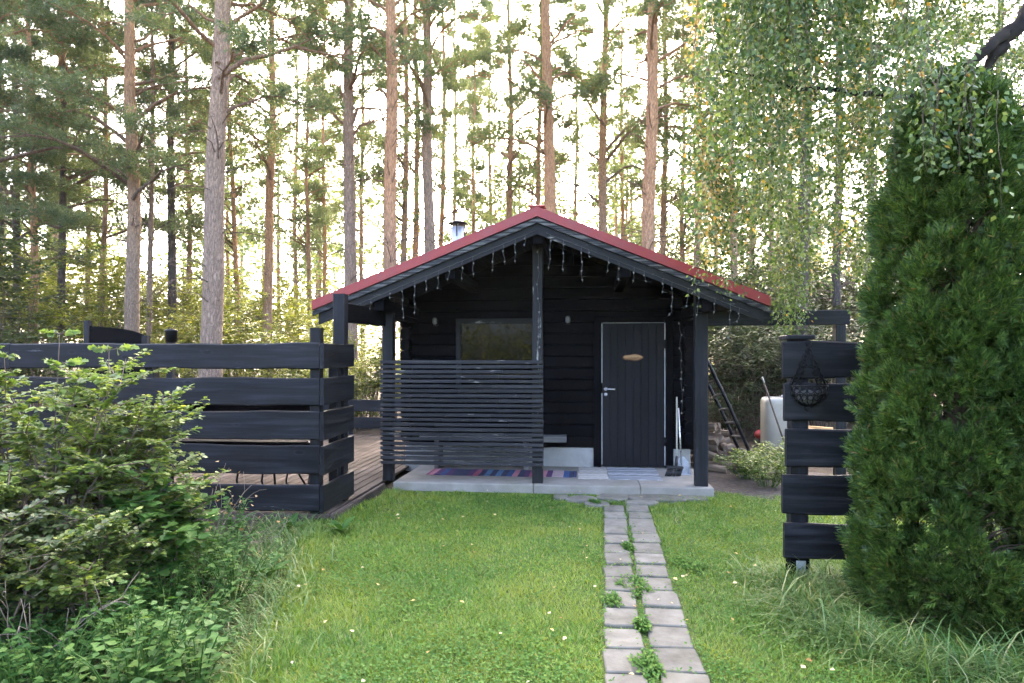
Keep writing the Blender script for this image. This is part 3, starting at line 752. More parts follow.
# icicle fairy lights along both slopes
bulb_me = None
def fairy(xa, xb, label, seed, n=15):
    global bulb_me
    q = random.Random(seed)
    t = empty('fairy_lights', (RX, YR + .05, 2.9), 0, label, 'fairy lights', 'icicle lights under the gable')
    def zb(x): return roof_z(x) + .20 - .235
    base = Vector(t.location)
    pts = []
    for i in range(41):
        x = xa + (xb - xa) * i / 40; pts.append(Vector((x, YR + .015, zb(x) - .008 * abs(math.sin(i * 1.3)))) - base)
    mb = MB(); mb.tube(pts, .0025, 5); mb.build('cable', M['cable'], t)
    for i in range(n):
        x = xa + (xb - xa) * (i + .5 + q.uniform(-.3, .3)) / n
        L = q.choice([.10, .18, .28, .40, .24, .14, .36])
        p = Vector((x, YR + .015, zb(x))); sw = q.uniform(-.03, .03); path = [p]
        for k in range(1, 7):
            u = k / 6; path.append(p + Vector((sw * u * u + .006 * math.sin(k * 2 + i), .006 * math.cos(k * 3), -L * u)))
        if q.random() < .25: path[-1] += Vector((q.choice((-1, 1)) * .05, 0, .02))
        mb = MB(); mb.tube([v - base for v in path], .0018, 5)
        dr = mb.build('light_drop', M['cable'], t)
        for k in range(max(2, int(L / .085))):
            u = (k + .7) / max(2, int(L / .085)); a = path[min(5, int(u * 6))]; b = path[min(6, int(u * 6) + 1)]
            pos = a.lerp(b, u * 6 - int(u * 6)) - base
            if bulb_me is None:
                b_ = MB(); b_.lathe((0, 0, 0), [(.004, .010), (.0085, .003), (.0075, -.008), (.002, -.014)], 8); bo = b_.build('bulb', M['bulb'], dr, pos); bulb_me = bo.data
            else:
                bo = bpy.data.objects.new('bulb', bulb_me); COL.objects.link(bo); bo.parent = dr; bo.location = pos
            bo.rotation_euler = (q.uniform(-.5, .5), q.uniform(-.5, .5), 0)
fairy(EL + .35, RX - .02, 'icicle fairy lights hanging from the left slope of the gable', 3)
fairy(RX + .10, ER - .22, 'icicle fairy lights hanging from the right slope of the gable', 8)
# loose end of a string wound down the middle post, another by the log ends
def loose(name, pts, label, wob, seed, nb):
    q = random.Random(seed); t = empty(name, pts[0], 0, label, 'fairy lights')
    P = [Vector(p) - Vector(pts[0]) for p in pts]; path = []
    for a, b in zip(P[:-1], P[1:]):
        for k in range(8): path.append(a.lerp(b, k / 8) + Vector((q.uniform(-wob, wob), q.uniform(-.004, 0), q.uniform(-wob, wob))))
    mb = MB(); mb.tube(path, .002, 5); mb.build('cable', M['cable'], t)
    for k in range(nb):
        p = path[int((k + .5) / nb * len(path))]
        bo = bpy.data.objects.new('bulb', bulb_me); COL.objects.link(bo); bo.parent = t; bo.location = p + Vector((q.uniform(-.015, .015), -.012, 0)); bo.scale = (1.3,) * 3
loose('fairy_light_string', [(-.56, YP - .07, 2.9), (-.57, YP - .07, 2.4), (-.55, YP - .07, 1.95), (-.58, YP - .07, 1.62)], 'loose fairy light string wound down the weathered middle porch post', .014, 2, 8)
loose('fairy_light_string', [(1.235, YW - .21, 2.05), (1.24, YW - .21, 1.4), (1.26, YW - .21, .8)], 'fairy light string hanging down beside the right door jamb', .012, 4, 9)

# porch things
bn = empty('porch_bench', (-1.25, 9.15, .1), 0, 'grey wooden bench against the cabin wall behind the slat screen', 'bench')
mb = MB(); mb.plank((-.98, -.10, .415), (.99, -.10, .415), .06, .15, up=(0, 0, 1), seg=10); mb.plank((-.98, .09, .415), (.985, .09, .415), .06, .17, up=(0, 0, 1), seg=10); mb.build('seat', M['bench'], bn)
for x in (-.75, .45):
    mb = MB(); mb.box((x - .03, -.15, 0), (x + .03, .15, .384), c=.005); mb.build('leg', M['bench'], bn)
def mat_thing(name, x0, x1, y0, y1, z, mt, label, cat, fringe=0):
    n_ = 24; mb = MB(); vs = []
    for j in range(7):
        for i in range(n_ + 1):
            u = i / n_; x = x0 + (x1 - x0) * u; y = y0 + (y1 - y0) * j / 6
            vs.append((x + .006 * math.sin(j * 2), y + .008 * math.sin(u * 17), z + .006 + .0035 * math.sin(u * 23 + j)))
    a = (n_ + 1)
    fs = [(j * a + i, j * a + i + 1, (j + 1) * a + i + 1, (j + 1) * a + i) for j in range(6) for i in range(n_)]
    b = len(vs); vs += [(x, y, z + .001) for x, y, _ in vs]
    fs += [tuple(b + k for k in f[::-1]) for f in fs]
    ed = [i for i in range(a)] + [j * a + n_ for j in range(1, 7)] + [6 * a + i for i in range(n_ - 1, -1, -1)] + [j * a for j in range(5, 0, -1)]
    for p_, q_ in zip(ed, ed[1:] + ed[:1]): fs.append((p_, p_ + b, q_ + b, q_))
    if fringe:
        for j in range(24):
            y = y0 + (y1 - y0) * (j + .5) / 24
            for sx, xx in ((-1, x0), (1, x1)): mb.tube([(xx, y, z + .006), (xx + sx * .05, y + random.uniform(-.01, .01), z + .004)], .003, 4)
    mb.add(vs, fs); o = mb.build(name, mt); return tag(o, label, cat)
mat_thing('rag_rug', -1.98, -.17, 8.52, 9.0, .101, M['rug'], 'striped pink and blue rag rug on the patio behind the slat screen', 'rug', 1)
mat_thing('woven_mat', -.10, .27, 8.42, 9.36, .101, M['beige'], 'beige woven mat on the patio between the rag rug and the grey mat', 'mat')
mat_thing('door_mat', .28, .92, 8.42, 9.36, .102, M['mat'], 'grey striped mat in front of the cabin door', 'mat')

bm_ = empty('dustpan_set', (1.20, 8.95, .1), 0, 'long-handled grey dustpan standing on the patio beside the door', 'dustpan')
mb = MB(); mb.tube([(.02, .02, .10), (-.012, .10, .84)], .010, 8); mb.build('handle', M['steel'], bm_)
mb = MB(); mb.add([(-.07, -.10, .004), (.13, -.10, .004), (.10, .06, .02), (-.05, .06, .02), (-.06, .05, .15), (.11, .05, .15), (.02, .03, .22), (.05, .03, .22)],
   [(0, 1, 2, 3), (3, 2, 5, 4), (4, 5, 7, 6), (0, 3, 4), (1, 5, 2)]); mb.build('pan', M['plastic_g'], bm_)
br = empty('hand_broom', (1.10, 8.80, .1), 0, 'black broom with a pale stick leaning in the corner right of the door', 'broom')
mb = MB(); mb.tube([(.04, .02, .12), (.075, .30, .98)], .010, 8); mb.build('stick', M['plastic_w'], br)
mb = MB(); mb.box((-.09, -.035, .09), (.12, .035, .125), c=.01); mb.tube([(.03, .0, .12), (.045, .04, .24)], .02, 8)
for k in range(60):
    x = -.085 + .2 * random.random(); y = random.uniform(-.03, .03); mb.tube([(x, y, .09), (x - .03 + random.uniform(-.01, .01), y * 1.6 - .02, .003)], .005, 4)
mb.build('head', M['plastic_b'], br)

# ------------------------------------------------------------------ right of the cabin: ladder, logs, tank, spade
ld = empty('ladder', (2.45, 11.0, 0), 0, 'dark wooden ladder leaning on the cabin side wall beyond the right porch post', 'ladder')
f0, f1, t0, t1 = ground_at(753, 10.7), ground_at(742, 11.1), at(702, 350, d=10.6), at(694, 356, d=11.0)
for a, b in ((f0, t0), (f1, t1)):
    mb = MB(); mb.tube([a, a.lerp(b, .5) + Vector((.02, 0, 0)), b], .026, 8); mb.build('rail', M['bw_z'], ld, world=True)
for k in range(7):
    u = .08 + k * .13; mb = MB(); mb.tube([f0.lerp(t0, u), f1.lerp(t1, u)], .017, 7); mb.build('rung', M['bench'], ld, world=True)

def log_mesh(seed, L=.32, r=.058):
    q = random.Random(seed); k = q.choice((3, 4, 5)); a0 = q.uniform(0, 6)
    pr = []
    for i in range(7):
        a = a0 + PI * (.95 if k == 3 else 1.2) * i / 6; pr.append((r * math.cos(a), r * math.sin(a)))
    pr.append((q.uniform(-.2, .2) * r, q.uniform(-.2, .2) * r))
    mb = MB(); n_ = len(pr); vs = []
    for j in range(4):
        s_ = 1 + q.uniform(-.08, .08)
        for x, z in pr: vs.append((x * s_, -L / 2 + L * j / 3, z * s_))
    mb.add(vs, [(j * n_ + i, j * n_ + (i + 1) % n_, (j + 1) * n_ + (i + 1) % n_, (j + 1) * n_ + i) for j in range(3) for i in range(n_)])
    mb.add([vs[i] for i in range(n_)], [tuple(range(n_))]); mb.add([vs[3 * n_ + i] for i in range(n_)], [tuple(range(n_))])
    return mb
proto = [log_mesh(i).build('firewood_log', M['fire']) for i in range(5)]
q = random.Random(3); first = [True] * 5
def put_log(x, y, z, rx, ry, rz, label, grp):
    i = q.randrange(5)
    o = proto[i] if first[i] else proto[i].copy()
    if not first[i]: COL.objects.link(o)
    first[i] = False
    o.location = (x, y, z); o.rotation_euler = (rx, ry, rz); tag(o, label, 'firewood', grp)
for layer in range(7):
    for k in range(12 - layer):
        put_log(1.74 + q.uniform(-.05, .42 - .04 * layer), 9.75 + .15 * k + .08 * layer + q.uniform(-.05, .05), .05 + .085 * layer, q.uniform(-.3, .3), q.uniform(0, 6), (.25 if q.random() < .6 else 1.57) + q.uniform(-.6, .6),
                'split firewood log in the heap beside the cabin side wall', 'logs in the firewood heap')
for k in range(22):
    put_log(2.0 + q.uniform(-.2, .5), 9.9 + q.uniform(-.2, 1.5), .06, 0, q.uniform(0, 6), q.uniform(0, 3), 'split firewood log lying loose on the soil by the ladder', 'loose firewood logs')
# sawn boards stacked behind the short fence
q2 = random.Random(12)
for k in range(6):
    c = at(838 + q2.uniform(-14, 14), d=10.4 + q2.uniform(-.1, .1)); mb = MB()
    L = q2.uniform(.5, .9); mb.plank((-L / 2, 0, 0), (L / 2, 0, 0), .06, .12, wav=.001, seg=4)
    o = mb.build('sawn_board', M['fresh']); o.location = (c.x, c.y + .05 * k, .05 + .065 * k + .12); o.rotation_euler = (q2.uniform(-.1, .1), q2.uniform(-.22, .22), q2.uniform(-.3, .3))
    tag(o, 'fresh orange sawn board in the stack seen through the short fence', 'board', 'sawn boards stacked behind the short fence')
sb = at(838, d=10.45); mb = MB(); mb.box((sb.x - .4, sb.y - .05, 0), (sb.x + .4, sb.y + .35, .1), c=.01); mb.box((sb.x - .3, sb.y, .1), (sb.x - .2, sb.y + .3, .15)); mb.box((sb.x + .2, sb.y, .1), (sb.x + .3, sb.y + .3, .15))
tag(mb.build('pallet', M['bench']), 'low grey pallet under the orange sawn boards behind the short fence', 'pallet')
# white tank
p = ground_at(784, 12.2)
tk = empty('water_tank', p, -YAW, 'white rounded plastic tank half hidden behind the short fence', 'tank')
mb = MB(); w_, d_, h_ = .38, .35, .9
pr = [(w_ * math.copysign(abs(math.cos(a)) ** .45, math.cos(a)), d_ * math.copysign(abs(math.sin(a)) ** .45, math.sin(a))) for a in [2 * PI * i / 28 for i in range(28)]]
vs = []
for s_, z in ((.96, 0), (1, .03), (1, h_ - .10), (.985, h_ - .05), (.94, h_ - .015), (.84, h_)): vs += [(x * s_, y * s_, z) for x, y in pr]
mb.add(vs, [(j * 28 + i, j * 28 + (i + 1) % 28, (j + 1) * 28 + (i + 1) % 28, (j + 1) * 28 + i) for j in range(5) for i in range(28)] + [tuple(5 * 28 + i for i in range(28)), tuple(range(28))[::-1]], True)
mb.build('body', M['plastic_w'], tk)
mb = MB(); mb.lathe((.05, 0, h_ - .005), [(.1, 0), (.1, .035), (.085, .05)], 16); mb.build('lid', M['plastic_g'], tk)
p = ground_at(765, 13.0)
bk = empty('red_bucket', p, .4, 'bright red plastic bucket lying on the ground left of the white tank', 'bucket')
mb = MB(); mb.lathe((0, 0, 0), [(.10, 0), (.135, .24), (.145, .24), (.145, .26), (.128, .26), (.095, .01)], 18)
mb.v = [(x, z - .1 + .05, y + .15) for x, y, z in mb.v]; mb.build('body', M['plastic_r'], bk)
mb = MB(); mb.ring((0, .2, .15), .14, .005, (1, 0, 0), (0, .35, -.9), 12, 5, 0, PI); mb.build('handle', M['steel'], bk)
bk.location.z = .05; bk.scale = (.8, .8, .6)
a, b = at(762, 377, d=10.9), at(780, 430, d=10.9); dr_ = (b - a).normalized(); e = a + dr_ * ((a.z - .02) / -dr_.z)
sv = empty('garden_rake', (e.x, e.y, 0), 0, 'pale-tipped long tool handle leaning in front of the white tank', 'garden tool')
mb = MB(); mb.tube([e, a + dr_ * .1], .014, 8); mb.build('handle', M['twig'], sv, world=True)
mb = MB(); mb.tube([a + dr_ * .1, a], .017, 8); mb.build('grip', M['plastic_w'], sv, world=True)
mb = MB(); mb.box((e.x - .2, e.y - .015, .02), (e.x + .2, e.y + .015, .05), c=.004)
for k in range(9): mb.tube([(e.x - .19 + k * .0475, e.y, .03), (e.x - .19 + k * .0475, e.y - .06, 0)], .005, 4)
mb.build('head', M['iron'], sv, world=True)

# ------------------------------------------------------------------ pines
def pine_parts(seed, zb, zt, n, blen, pads, dead=8, wide=1.0, droop=.0):
    """limbs (mesh) and needles (mesh) of a pine about its own axis"""
    rg = np.random.default_rng(seed); q = random.Random(seed); limbs = MB(); PC = []
    for i in range(n):
        u = (i + q.random()) / n; z = zb + (zt - zb) * u ** .95
        L = blen * (1 - .72 * u) * q.uniform(.55, 1.15); a = q.uniform(0, 2 * PI); el = q.uniform(-.12, .32) + .55 * u - droop
        d = Vector((math.cos(a) * math.cos(el), math.sin(a) * math.cos(el), math.sin(el)))
        side = Vector((-math.sin(a), math.cos(a), 0)); k = 7; path = []; bend = q.uniform(-.35, .35)
        for j in range(k):
            s_ = j / (k - 1); path.append(Vector((0, 0, z)) + d * L * s_ + Vector((0, 0, .22 * L * math.sin(s_ * 2.6) - .14 * L * s_ * s_)) + side * bend * L * s_ * s_ + Vector((q.uniform(-1, 1), q.uniform(-1, 1), q.uniform(-1, 1))) * .03 * L)
        r0 = .014 + .014 * L
        limbs.tube(path, [r0 * (1 - .82 * j / (k - 1)) for j in range(k)], 5, cap=False)
        for j in range(2, k):
            s_ = j / (k - 1)
            for _ in range(1 + (j > 3)):
                aa = a + q.uniform(-1.3, 1.3); l2 = L * q.uniform(.12, .34)
                e = path[j] + Vector((math.cos(aa), math.sin(aa), q.uniform(-.05, .5))) * l2
                limbs.tube([path[j], path[j].lerp(e, .5) + Vector((0, 0, .04 * l2)), e], [r0 * .3, r0 * .22, .004], 4, cap=False)
                if q.random() < pads: PC.append((e, q.uniform(.20, .42)))
        if q.random() < pads + .15: PC.append((path[-1], q.uniform(.25, .45)))
    for i in range(dead):
        z = q.uniform(zb * .35, zb * 1.02); a = q.uniform(0, 2 * PI); L = q.uniform(.5, 1.9); dz = q.uniform(-.35, .2); path = []
        for j in range(6):
            s_ = j / 5; path.append(Vector((math.cos(a) * L * s_, math.sin(a) * L * s_, z + dz * L * s_ + .18 * L * math.sin(s_ * PI))) + Vector((q.uniform(-1, 1), q.uniform(-1, 1), q.uniform(-1, 1))) * .025 * L)
        limbs.tube(path, [.016, .013, .011, .008, .006, .003], 5, cap=False)
        for _ in range(3):
            s_ = path[q.randrange(2, 6)]; limbs.tube([s_, s_ + Vector((q.uniform(-1, 1), q.uniform(-1, 1), q.uniform(-.4, .7))) * .35], [.005, .002], 4, cap=False)
    Cs, Ts = [], []
    for (c, r) in PC:
        nt = int(30 * (r / .3) ** 2 * 1.25); p = rg.normal(size=(nt, 3)) * np.array([.5, .5, .22]) * r + np.array(c)
        Cs.append(p); Ts.append(unit((p - np.array(c)) * np.array([1, 1, 1.6]) + np.array([0, 0, .25 * r]) + rg.normal(size=(nt, 3)) * .15 * r))
    Cs = np.concatenate(Cs); Ts = np.concatenate(Ts); k = 9; n_ = len(Cs)
    T = unit(np.repeat(Ts, k, 0) * .75 + rdir(n_ * k, rg)); C_ = np.repeat(Cs, k, 0) + T * .01
    S = np.stack([rg.uniform(.012, .02, n_ * k) * wide, rg.uniform(.075, .14, n_ * k), np.ones(n_ * k)], 1)
    return limbs, scatter_mesh('pine_crown', NEEDLE, C_, T, rdir(n_ * k, rg), S)
VAR = []
for i, (zb, zt, n_, bl, pads, dead, wd) in enumerate([(5.4, 16, 42, 3.0, .55, 12, 1.1), (6.6, 18, 44, 2.8, .6, 22, 1.15), (8.0, 20, 42, 2.8, .62, 30, 1.2), (4.8, 15, 46, 2.0, .5, 18, 1.2), (5.8, 19, 44, 2.5, .56, 26, 1.3)]):
    lm, nd = pine_parts(100 + i, zb, zt, n_, bl, pads, dead, wd)
    lo = lm.build('limbs', M['limb']); lme = lo.data; bpy.data.objects.remove(lo); nd.materials.append(M['needle'])
    VAR.append((lme, nd, zt))
def pine(px, wpx, d, v, bk, label, lean=0, rz=None, hs=1.0, cs=1.0, grp=None, seed=0):
    p = ground_at(px, d); q = random.Random(seed + int(px * 3 + d)); r = wpx * d / FPX / 2
    t = empty('pine_tree', p, q.uniform(0, 6.28) if rz is None else rz, label, 'tree', grp)
    lme, nd, zt = VAR[v]; H_ = zt * hs
    mb = MB(); k = 26; path = []; rr = []; ph = [q.uniform(0, 6) for _ in range(4)]
    for i in range(k):
        u = i / (k - 1); z = -.1 + H_ * u
        path.append(Vector((.05 * math.sin(z * .5 + ph[0]) + .02 * math.sin(z * 1.4 + ph[1]), .05 * math.sin(z * .45 + ph[2]), z)))
        rr.append(r * (1.0 + .22 * math.exp(-u * H_ * 1.6)) * (1 - .72 * u ** 1.3) * (1 + .025 * math.sin(z * 3 + ph[3])))
    mb.tube(path, rr, 14); mb.build('trunk', M[bk], t)
    a = link('limbs', lme, None, t); a.scale = (cs, cs, hs); b = link('crown', nd, None, t); b.scale = (cs, cs, hs)
    t.rotation_euler.rotate(Matrix.Rotation(R(lean), 3, Vector((-ST, CT, 0))).to_euler())
    return t
G = 'slender pine trunks standing far behind the cabin'
PINES = [
 (131, 15, 17, 0, 'pbark', 'tall pine with grey lower trunk and orange top, behind the dark sagging screen', 0, 1.0, 1.1),
 (151, 6, 19.5, 3, 'pbark_g', 'very thin pale grey pine just right of the trunk behind the sagging screen', 0, 1.0, .5),
 (172, 9, 21, 1, 'pbark_d', 'dark pine trunk rising behind the post with the round lantern head', 0, 1.0, .9),
 (212, 22, 13.6, 1, 'pbark_g', 'thickest grey pine, leaning slightly right, behind the long plank fence', 1.1, .95, 1.0),
 (36, 9, 18, 3, 'pbark_o', 'orange pine with low dead branches at the far left', -1, .8, .9),
 (238, 6, 24, 4, 'pbark_o', 'thin wavy orange pine just right of the thickest grey pine', -1.5, .85, .7),
 (269, 10, 22, 2, 'pbark_o', 'orange-barked pine midway between the thickest pine and the left roof corner', .3, .9, 1.0),
 (308, 5, 30, 4, 'pbark', 'slim brown pine just left of the left roof corner', 0, 1, .9),
 (324, 5, 31, 3, 'pbark_o', 'slim orange pine above the left end of the red roof edge', 0, 1.2, .8),
 (349, 14, 17, 1, 'pbark_g', 'grey pine with many bare arching branches above the left half of the roof', .2, 1.0, 1.0),
 (390, 15, 16, 2, 'pbark_o', 'pale orange pine with a long dark scar above the left roof slope', 0, .95, .9),
 (404, 7, 24, 4, 'pbark', 'slim brown pine close behind the scarred pale orange pine', .2, 1.05, .8),
 (416, 7, 27, 2, 'pbark_o', 'slim orange pine between the scarred orange pine and the straight grey one', 0, 1.1, .8),
 (427, 12, 18, 2, 'pbark_g', 'straight smooth grey pine left of the chimney', .25, 1.0, .8),
 (441, 6, 28, 4, 'pbark_o', 'thin reddish pine just right of the straight smooth grey pine', .4, 1.1, .7),
 (474, 5, 33, 3, 'pbark', 'thin pine right of the chimney', 0, 1.2, .8),
 (509, 7, 25, 1, 'pbark', 'slim pine left of the roof ridge, with small tufts', 0, 1.1, .8),
 (548, 14, 19, 2, 'pbark_o', 'stout light orange pine straight behind the roof ridge', -.1, .9, 1.0),
 (539, 6, 24, 4, 'pbark', 'slim pine tucked against the stout orange pine behind the ridge', .1, 1.1, .7),
 (603, 10, 22, 0, 'pbark', 'brown pine with dense tufts above the right roof slope', .3, 1.2, .9),
 (650, 15, 17, 2, 'pbark_o', 'bright orange pine with two thick bent limbs above the right roof slope', .2, .95, 1.1),
 (664, 7, 25, 4, 'pbark', 'slim pine just right of the bright orange pine', 0, 1.1, .8),
 (697, 7, 24, 0, 'pbark', 'slim pine behind yellow hanging leaves above the right eave', 0, 1.1, .9),
 (732, 8, 22, 1, 'pbark', 'brown pine behind the hanging birch leaves above the right roof end', 0, 1.1, 1.0),
 (772, 7, 24, 3, 'pbark_g', 'grey pine right of the roof end, seen through leaves', 0, 1.1, .9),
 (803, 13, 15, 1, 'pbark_d', 'dark thick trunk seen above the short fence through birch leaves', 0, 1.0, .9),
 (838, 9, 17, 4, 'pbark_d', 'dark slimmer trunk between the short fence and the thuja', 0, 1.0, .9),
 (88, 6, 26, 3, 'pbark_g', None, 0, 1, .9), (16, 8, 21, 0, 'pbark_d', None, 0, .95, 1.0), (58, 5, 30, 4, 'pbark', None, 0, 1, .9),
 (296, 5, 36, 4, 'pbark', None, 0, 1.2, .9), (455, 5, 38, 2, 'pbark', None, 0, 1.2, .9), (362, 5, 34, 4, 'pbark', None, 0, 1.2, .9), (490, 5, 40, 4, 'pbark', None, 0, 1.2, .9), (576, 5, 36, 4, 'pbark', None, 0, 1.1, .9),
 (622, 5, 33, 4, 'pbark', None, 0, 1.1, .9), (683, 6, 31, 0, 'pbark', None, 0, 1.1, .9), (716, 5, 34, 3, 'pbark', None, 0, 1.1, .9), (752, 6, 30, 0, 'pbark', None, 0, 1.1, 1.), (788, 5, 33, 3, 'pbark', None, 0, 1.1, .9), (870, 8, 24, 0, 'pbark_d', None, 0, 1.1, 1.), (1000, 9, 20, 1, 'pbark_d', None, 0, 1.1, 1.),
 (-25, 12, 16, 0, 'pbark', None, 0, 1.0, 1.1), (62, 8, 19, 0, 'pbark_d', None, 0, .95, 1.2), (104, 6, 23, 3, 'pbark', None, 0, 1.1, 1.3), (0, 8, 24, 3, 'pbark_d', None, 0, 1.2, 1.4), (188, 6, 27, 3, 'pbark', None, 0, 1.2, 1.2),
]
for i, (px, wd, d, v, bk_, lab, lean, hs, cs) in enumerate(PINES):
    pine(px, wd, d, v, bk_, lab or 'slim pine among the many crowded far back behind the yard', lean, None, hs, cs, None if lab else G, i)

# ------------------------------------------------------------------ shrubs
def shrub_parts(seed, h, r, ns, nl, ls, leaf=LEAF, up=.35, rr=.012, bare=.25, spread=1.0):
    rg = np.random.default_rng(seed); q = random.Random(seed); st = MB(); tips = []
    for i in range(ns):
        a = q.uniform(0, 2 * PI); R_ = r * math.sqrt(q.random()) * spread; hh = h * q.uniform(.6, 1.0) * (1 - .35 * (R_ / r) ** 2)
        b = Vector((math.cos(a), math.sin(a), 0)) * R_ * .25; e = Vector((math.cos(a) * R_, math.sin(a) * R_, hh)); path = []
        for j in range(6):
            u = j / 5; path.append(b.lerp(e, u) + Vector((0, 0, .12 * h * math.sin(u * PI))) + Vector((q.uniform(-1, 1), q.uniform(-1, 1), 0)) * .035 * h * u)
        st.tube(path, [rr * (1 - .8 * j / 5) for j in range(6)], 5, cap=False)
        for j in range(1, 6):
            for _ in range(3):
                if j / 5 < bare: continue
                aa = q.uniform(0, 6.28); l2 = q.uniform(.12, .30) * h * .75
                e2 = path[j] + Vector((math.cos(aa), math.sin(aa), q.uniform(-.1, .7))) * l2
                st.tube([path[j], e2], [rr * .35, .0015], 4, cap=False); tips.append((path[j], e2))
        tips.append((path[-2], path[-1]))
    A = np.array([t[0] for t in tips]); B = np.array([t[1] for t in tips]); per = max(1, nl // len(tips)); n_ = len(tips) * per
    u = rg.uniform(.1, 1.05, n_)[:, None]; A = np.repeat(A, per, 0); B = np.repeat(B, per, 0)
    D = unit(B - A); sd = unit(np.cross(D, np.array([0, 0, 1.0])) + 1e-4) * rg.choice([-1, 1], n_)[:, None]; T = unit(D * .55 + sd * .8 + rdir(n_, rg) * .35 + np.array([0, 0, -.12])); N = unit(np.array([0, 0, 1.0]) * (.9 + up) + rdir(n_, rg) * .55)
    C_ = A + (B - A) * u + T * .012
    return st, scatter_mesh('leaves', leaf, C_, T, N, rg.uniform(.65, 1.2, n_) * ls)
def shrub(name, loc, parts, leafm, twigm, label, cat='shrub', grp=None, rz=0, sc=(1, 1, 1)):
    t = empty(name, loc, rz, label, cat, grp); t.scale = sc
    parts[0].build('stems', twigm, t); parts[1].materials.append(leafm); link('foliage', parts[1], None, t)
    return t
# the big leafy shrub at the left and its neighbours
shrub('leafy_shrub', ground_at(40, 4.4), shrub_parts(1, 1.70, .88, 30, 19000, .038, LOBED), M['shrub'], M['twig'], 'tallest light green leafy shrub at the left edge, in front of the plank fence')
shrub('leafy_shrub', ground_at(132, 4.7), shrub_parts(2, 1.33, .55, 18, 8000, .038, LOBED), M['shrub'], M['twig'], 'arching light green shrub right of the tallest one, reaching over the planks')
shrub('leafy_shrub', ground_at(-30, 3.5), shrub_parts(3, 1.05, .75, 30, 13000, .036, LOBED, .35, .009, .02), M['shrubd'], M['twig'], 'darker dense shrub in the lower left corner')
shrub('leafy_shrub', ground_at(92, 3.85), shrub_parts(4, .80, .48, 26, 10000, .034, LOBED, .35, .008, .02), M['shrub'], M['twig'], 'low shrub with dark gaps below the tallest left shrub')
shrub('maple_sapling', ground_at(168, 4.35), shrub_parts(5, .98, .3, 7, 900, .085, LOBED, 1.0, .007, .3), M['herb'], M['twig'], 'young sapling with big bright lobed leaves before the fence', 'sapling')
def tall_sprig(px, d, h, lean, seed, label):
    q = random.Random(seed); rg = np.random.default_rng(seed); t = empty('leafy_shoot', ground_at(px, d), 0, label, 'shoot', None)
    st = MB(); path = [Vector((lean * (j / 9) ** 2 * h, 0, h * j / 9)) + Vector((q.uniform(-.01, .01), q.uniform(-.01, .01), 0)) for j in range(10)]
    st.tube(path, [.008 * (1 - .08 * j) for j in range(10)], 5); Cs = []; Ts = []
    for j in range(4, 10):
        for k in range(4):
            a = q.uniform(0, 6.28); e = path[j] + Vector((math.cos(a), math.sin(a), .2)) * q.uniform(.06, .16); st.tube([path[j], e], [.003, .0015], 4)
            for _ in range(6): Cs.append(path[j].lerp(e, q.uniform(.3, 1.05))); Ts.append((math.cos(a) + q.uniform(-.8, .8), math.sin(a) + q.uniform(-.8, .8), q.uniform(-.4, .2)))
    st.build('stem', M['twig'], t); n_ = len(Cs); me = scatter_mesh('leaves', LOBED, np.array(Cs), np.array(Ts), rdir(n_, rg) * .9 + np.array([0, -.6, .6]), rg.uniform(.035, .06, n_)); me.materials.append(M['shrub']); link('foliage', me, None, t)
tall_sprig(52, 4.3, 1.72, .03, 1, 'tall leafy shoot rising above the top fence plank at the left')
tall_sprig(98, 4.4, 1.62, .05, 2, 'leafy shoot overlapping the top plank, right of the tall one')
tall_sprig(8, 4.3, 1.58, -.02, 3, 'leafy shoot at the very left edge of the fence')
# bare dead twigs
def twigs(px, d, z, n, L, mt, label, seed, leaves=0):
    q = random.Random(seed); rg = np.random.default_rng(seed); p = ground_at(px, d); t = empty('dead_twigs', p, 0, label, 'dead twigs'); mb = MB(); tips = []
    for i in range(n):
        a = q.uniform(-1.3, 1.3); e = q.uniform(0, .75); cur = Vector((q.uniform(-.05, .05), q.uniform(-.05, .05), 0)); dd = Vector((math.sin(a) * .8, -q.uniform(-.3, .5), .4 + e)).normalized(); path = [cur.copy()]
        for k in range(7):
            dd = (dd + Vector((q.uniform(-.3, .3), q.uniform(-.3, .3), q.uniform(-.25, .2)))).normalized(); cur = cur + dd * L / 7; path.append(cur.copy())
            if k > 1 and q.random() < .8: s_ = (dd + Vector((q.uniform(-1, 1), q.uniform(-1, 1), q.uniform(-.5, .8)))).normalized() * L * .25; mb.tube([cur, cur + s_ * .5 + Vector((0, 0, .01)), cur + s_], [.0022, .0016, .001], 4); tips.append(cur + s_)
        mb.tube(path, [.0034 * (1 - .1 * k) for k in range(8)], 5)
    mb.build('stems', mt, t)
    if leaves:
        C_ = np.array(tips)[rg.integers(0, len(tips), leaves)] + rg.normal(size=(leaves, 3)) * .02
        me = scatter_mesh('leaves', LEAF, C_, rdir(leaves, rg), rdir(leaves, rg), rg.uniform(.02, .04, leaves)); me.materials.append(M['dry']); link('dry_leaves', me, None, t)
    if z: t.location.z = 0
twigs(205, 5.3, 0, 16, .62, M['twig_p'], 'bare brown twigs with a few dry leaves before the plank fence', 2, 60)
twigs(28, 3.35, .0, 8, .6, M['twig_p'], 'pale bare twigs arching out of the lower left shrubs', 3)
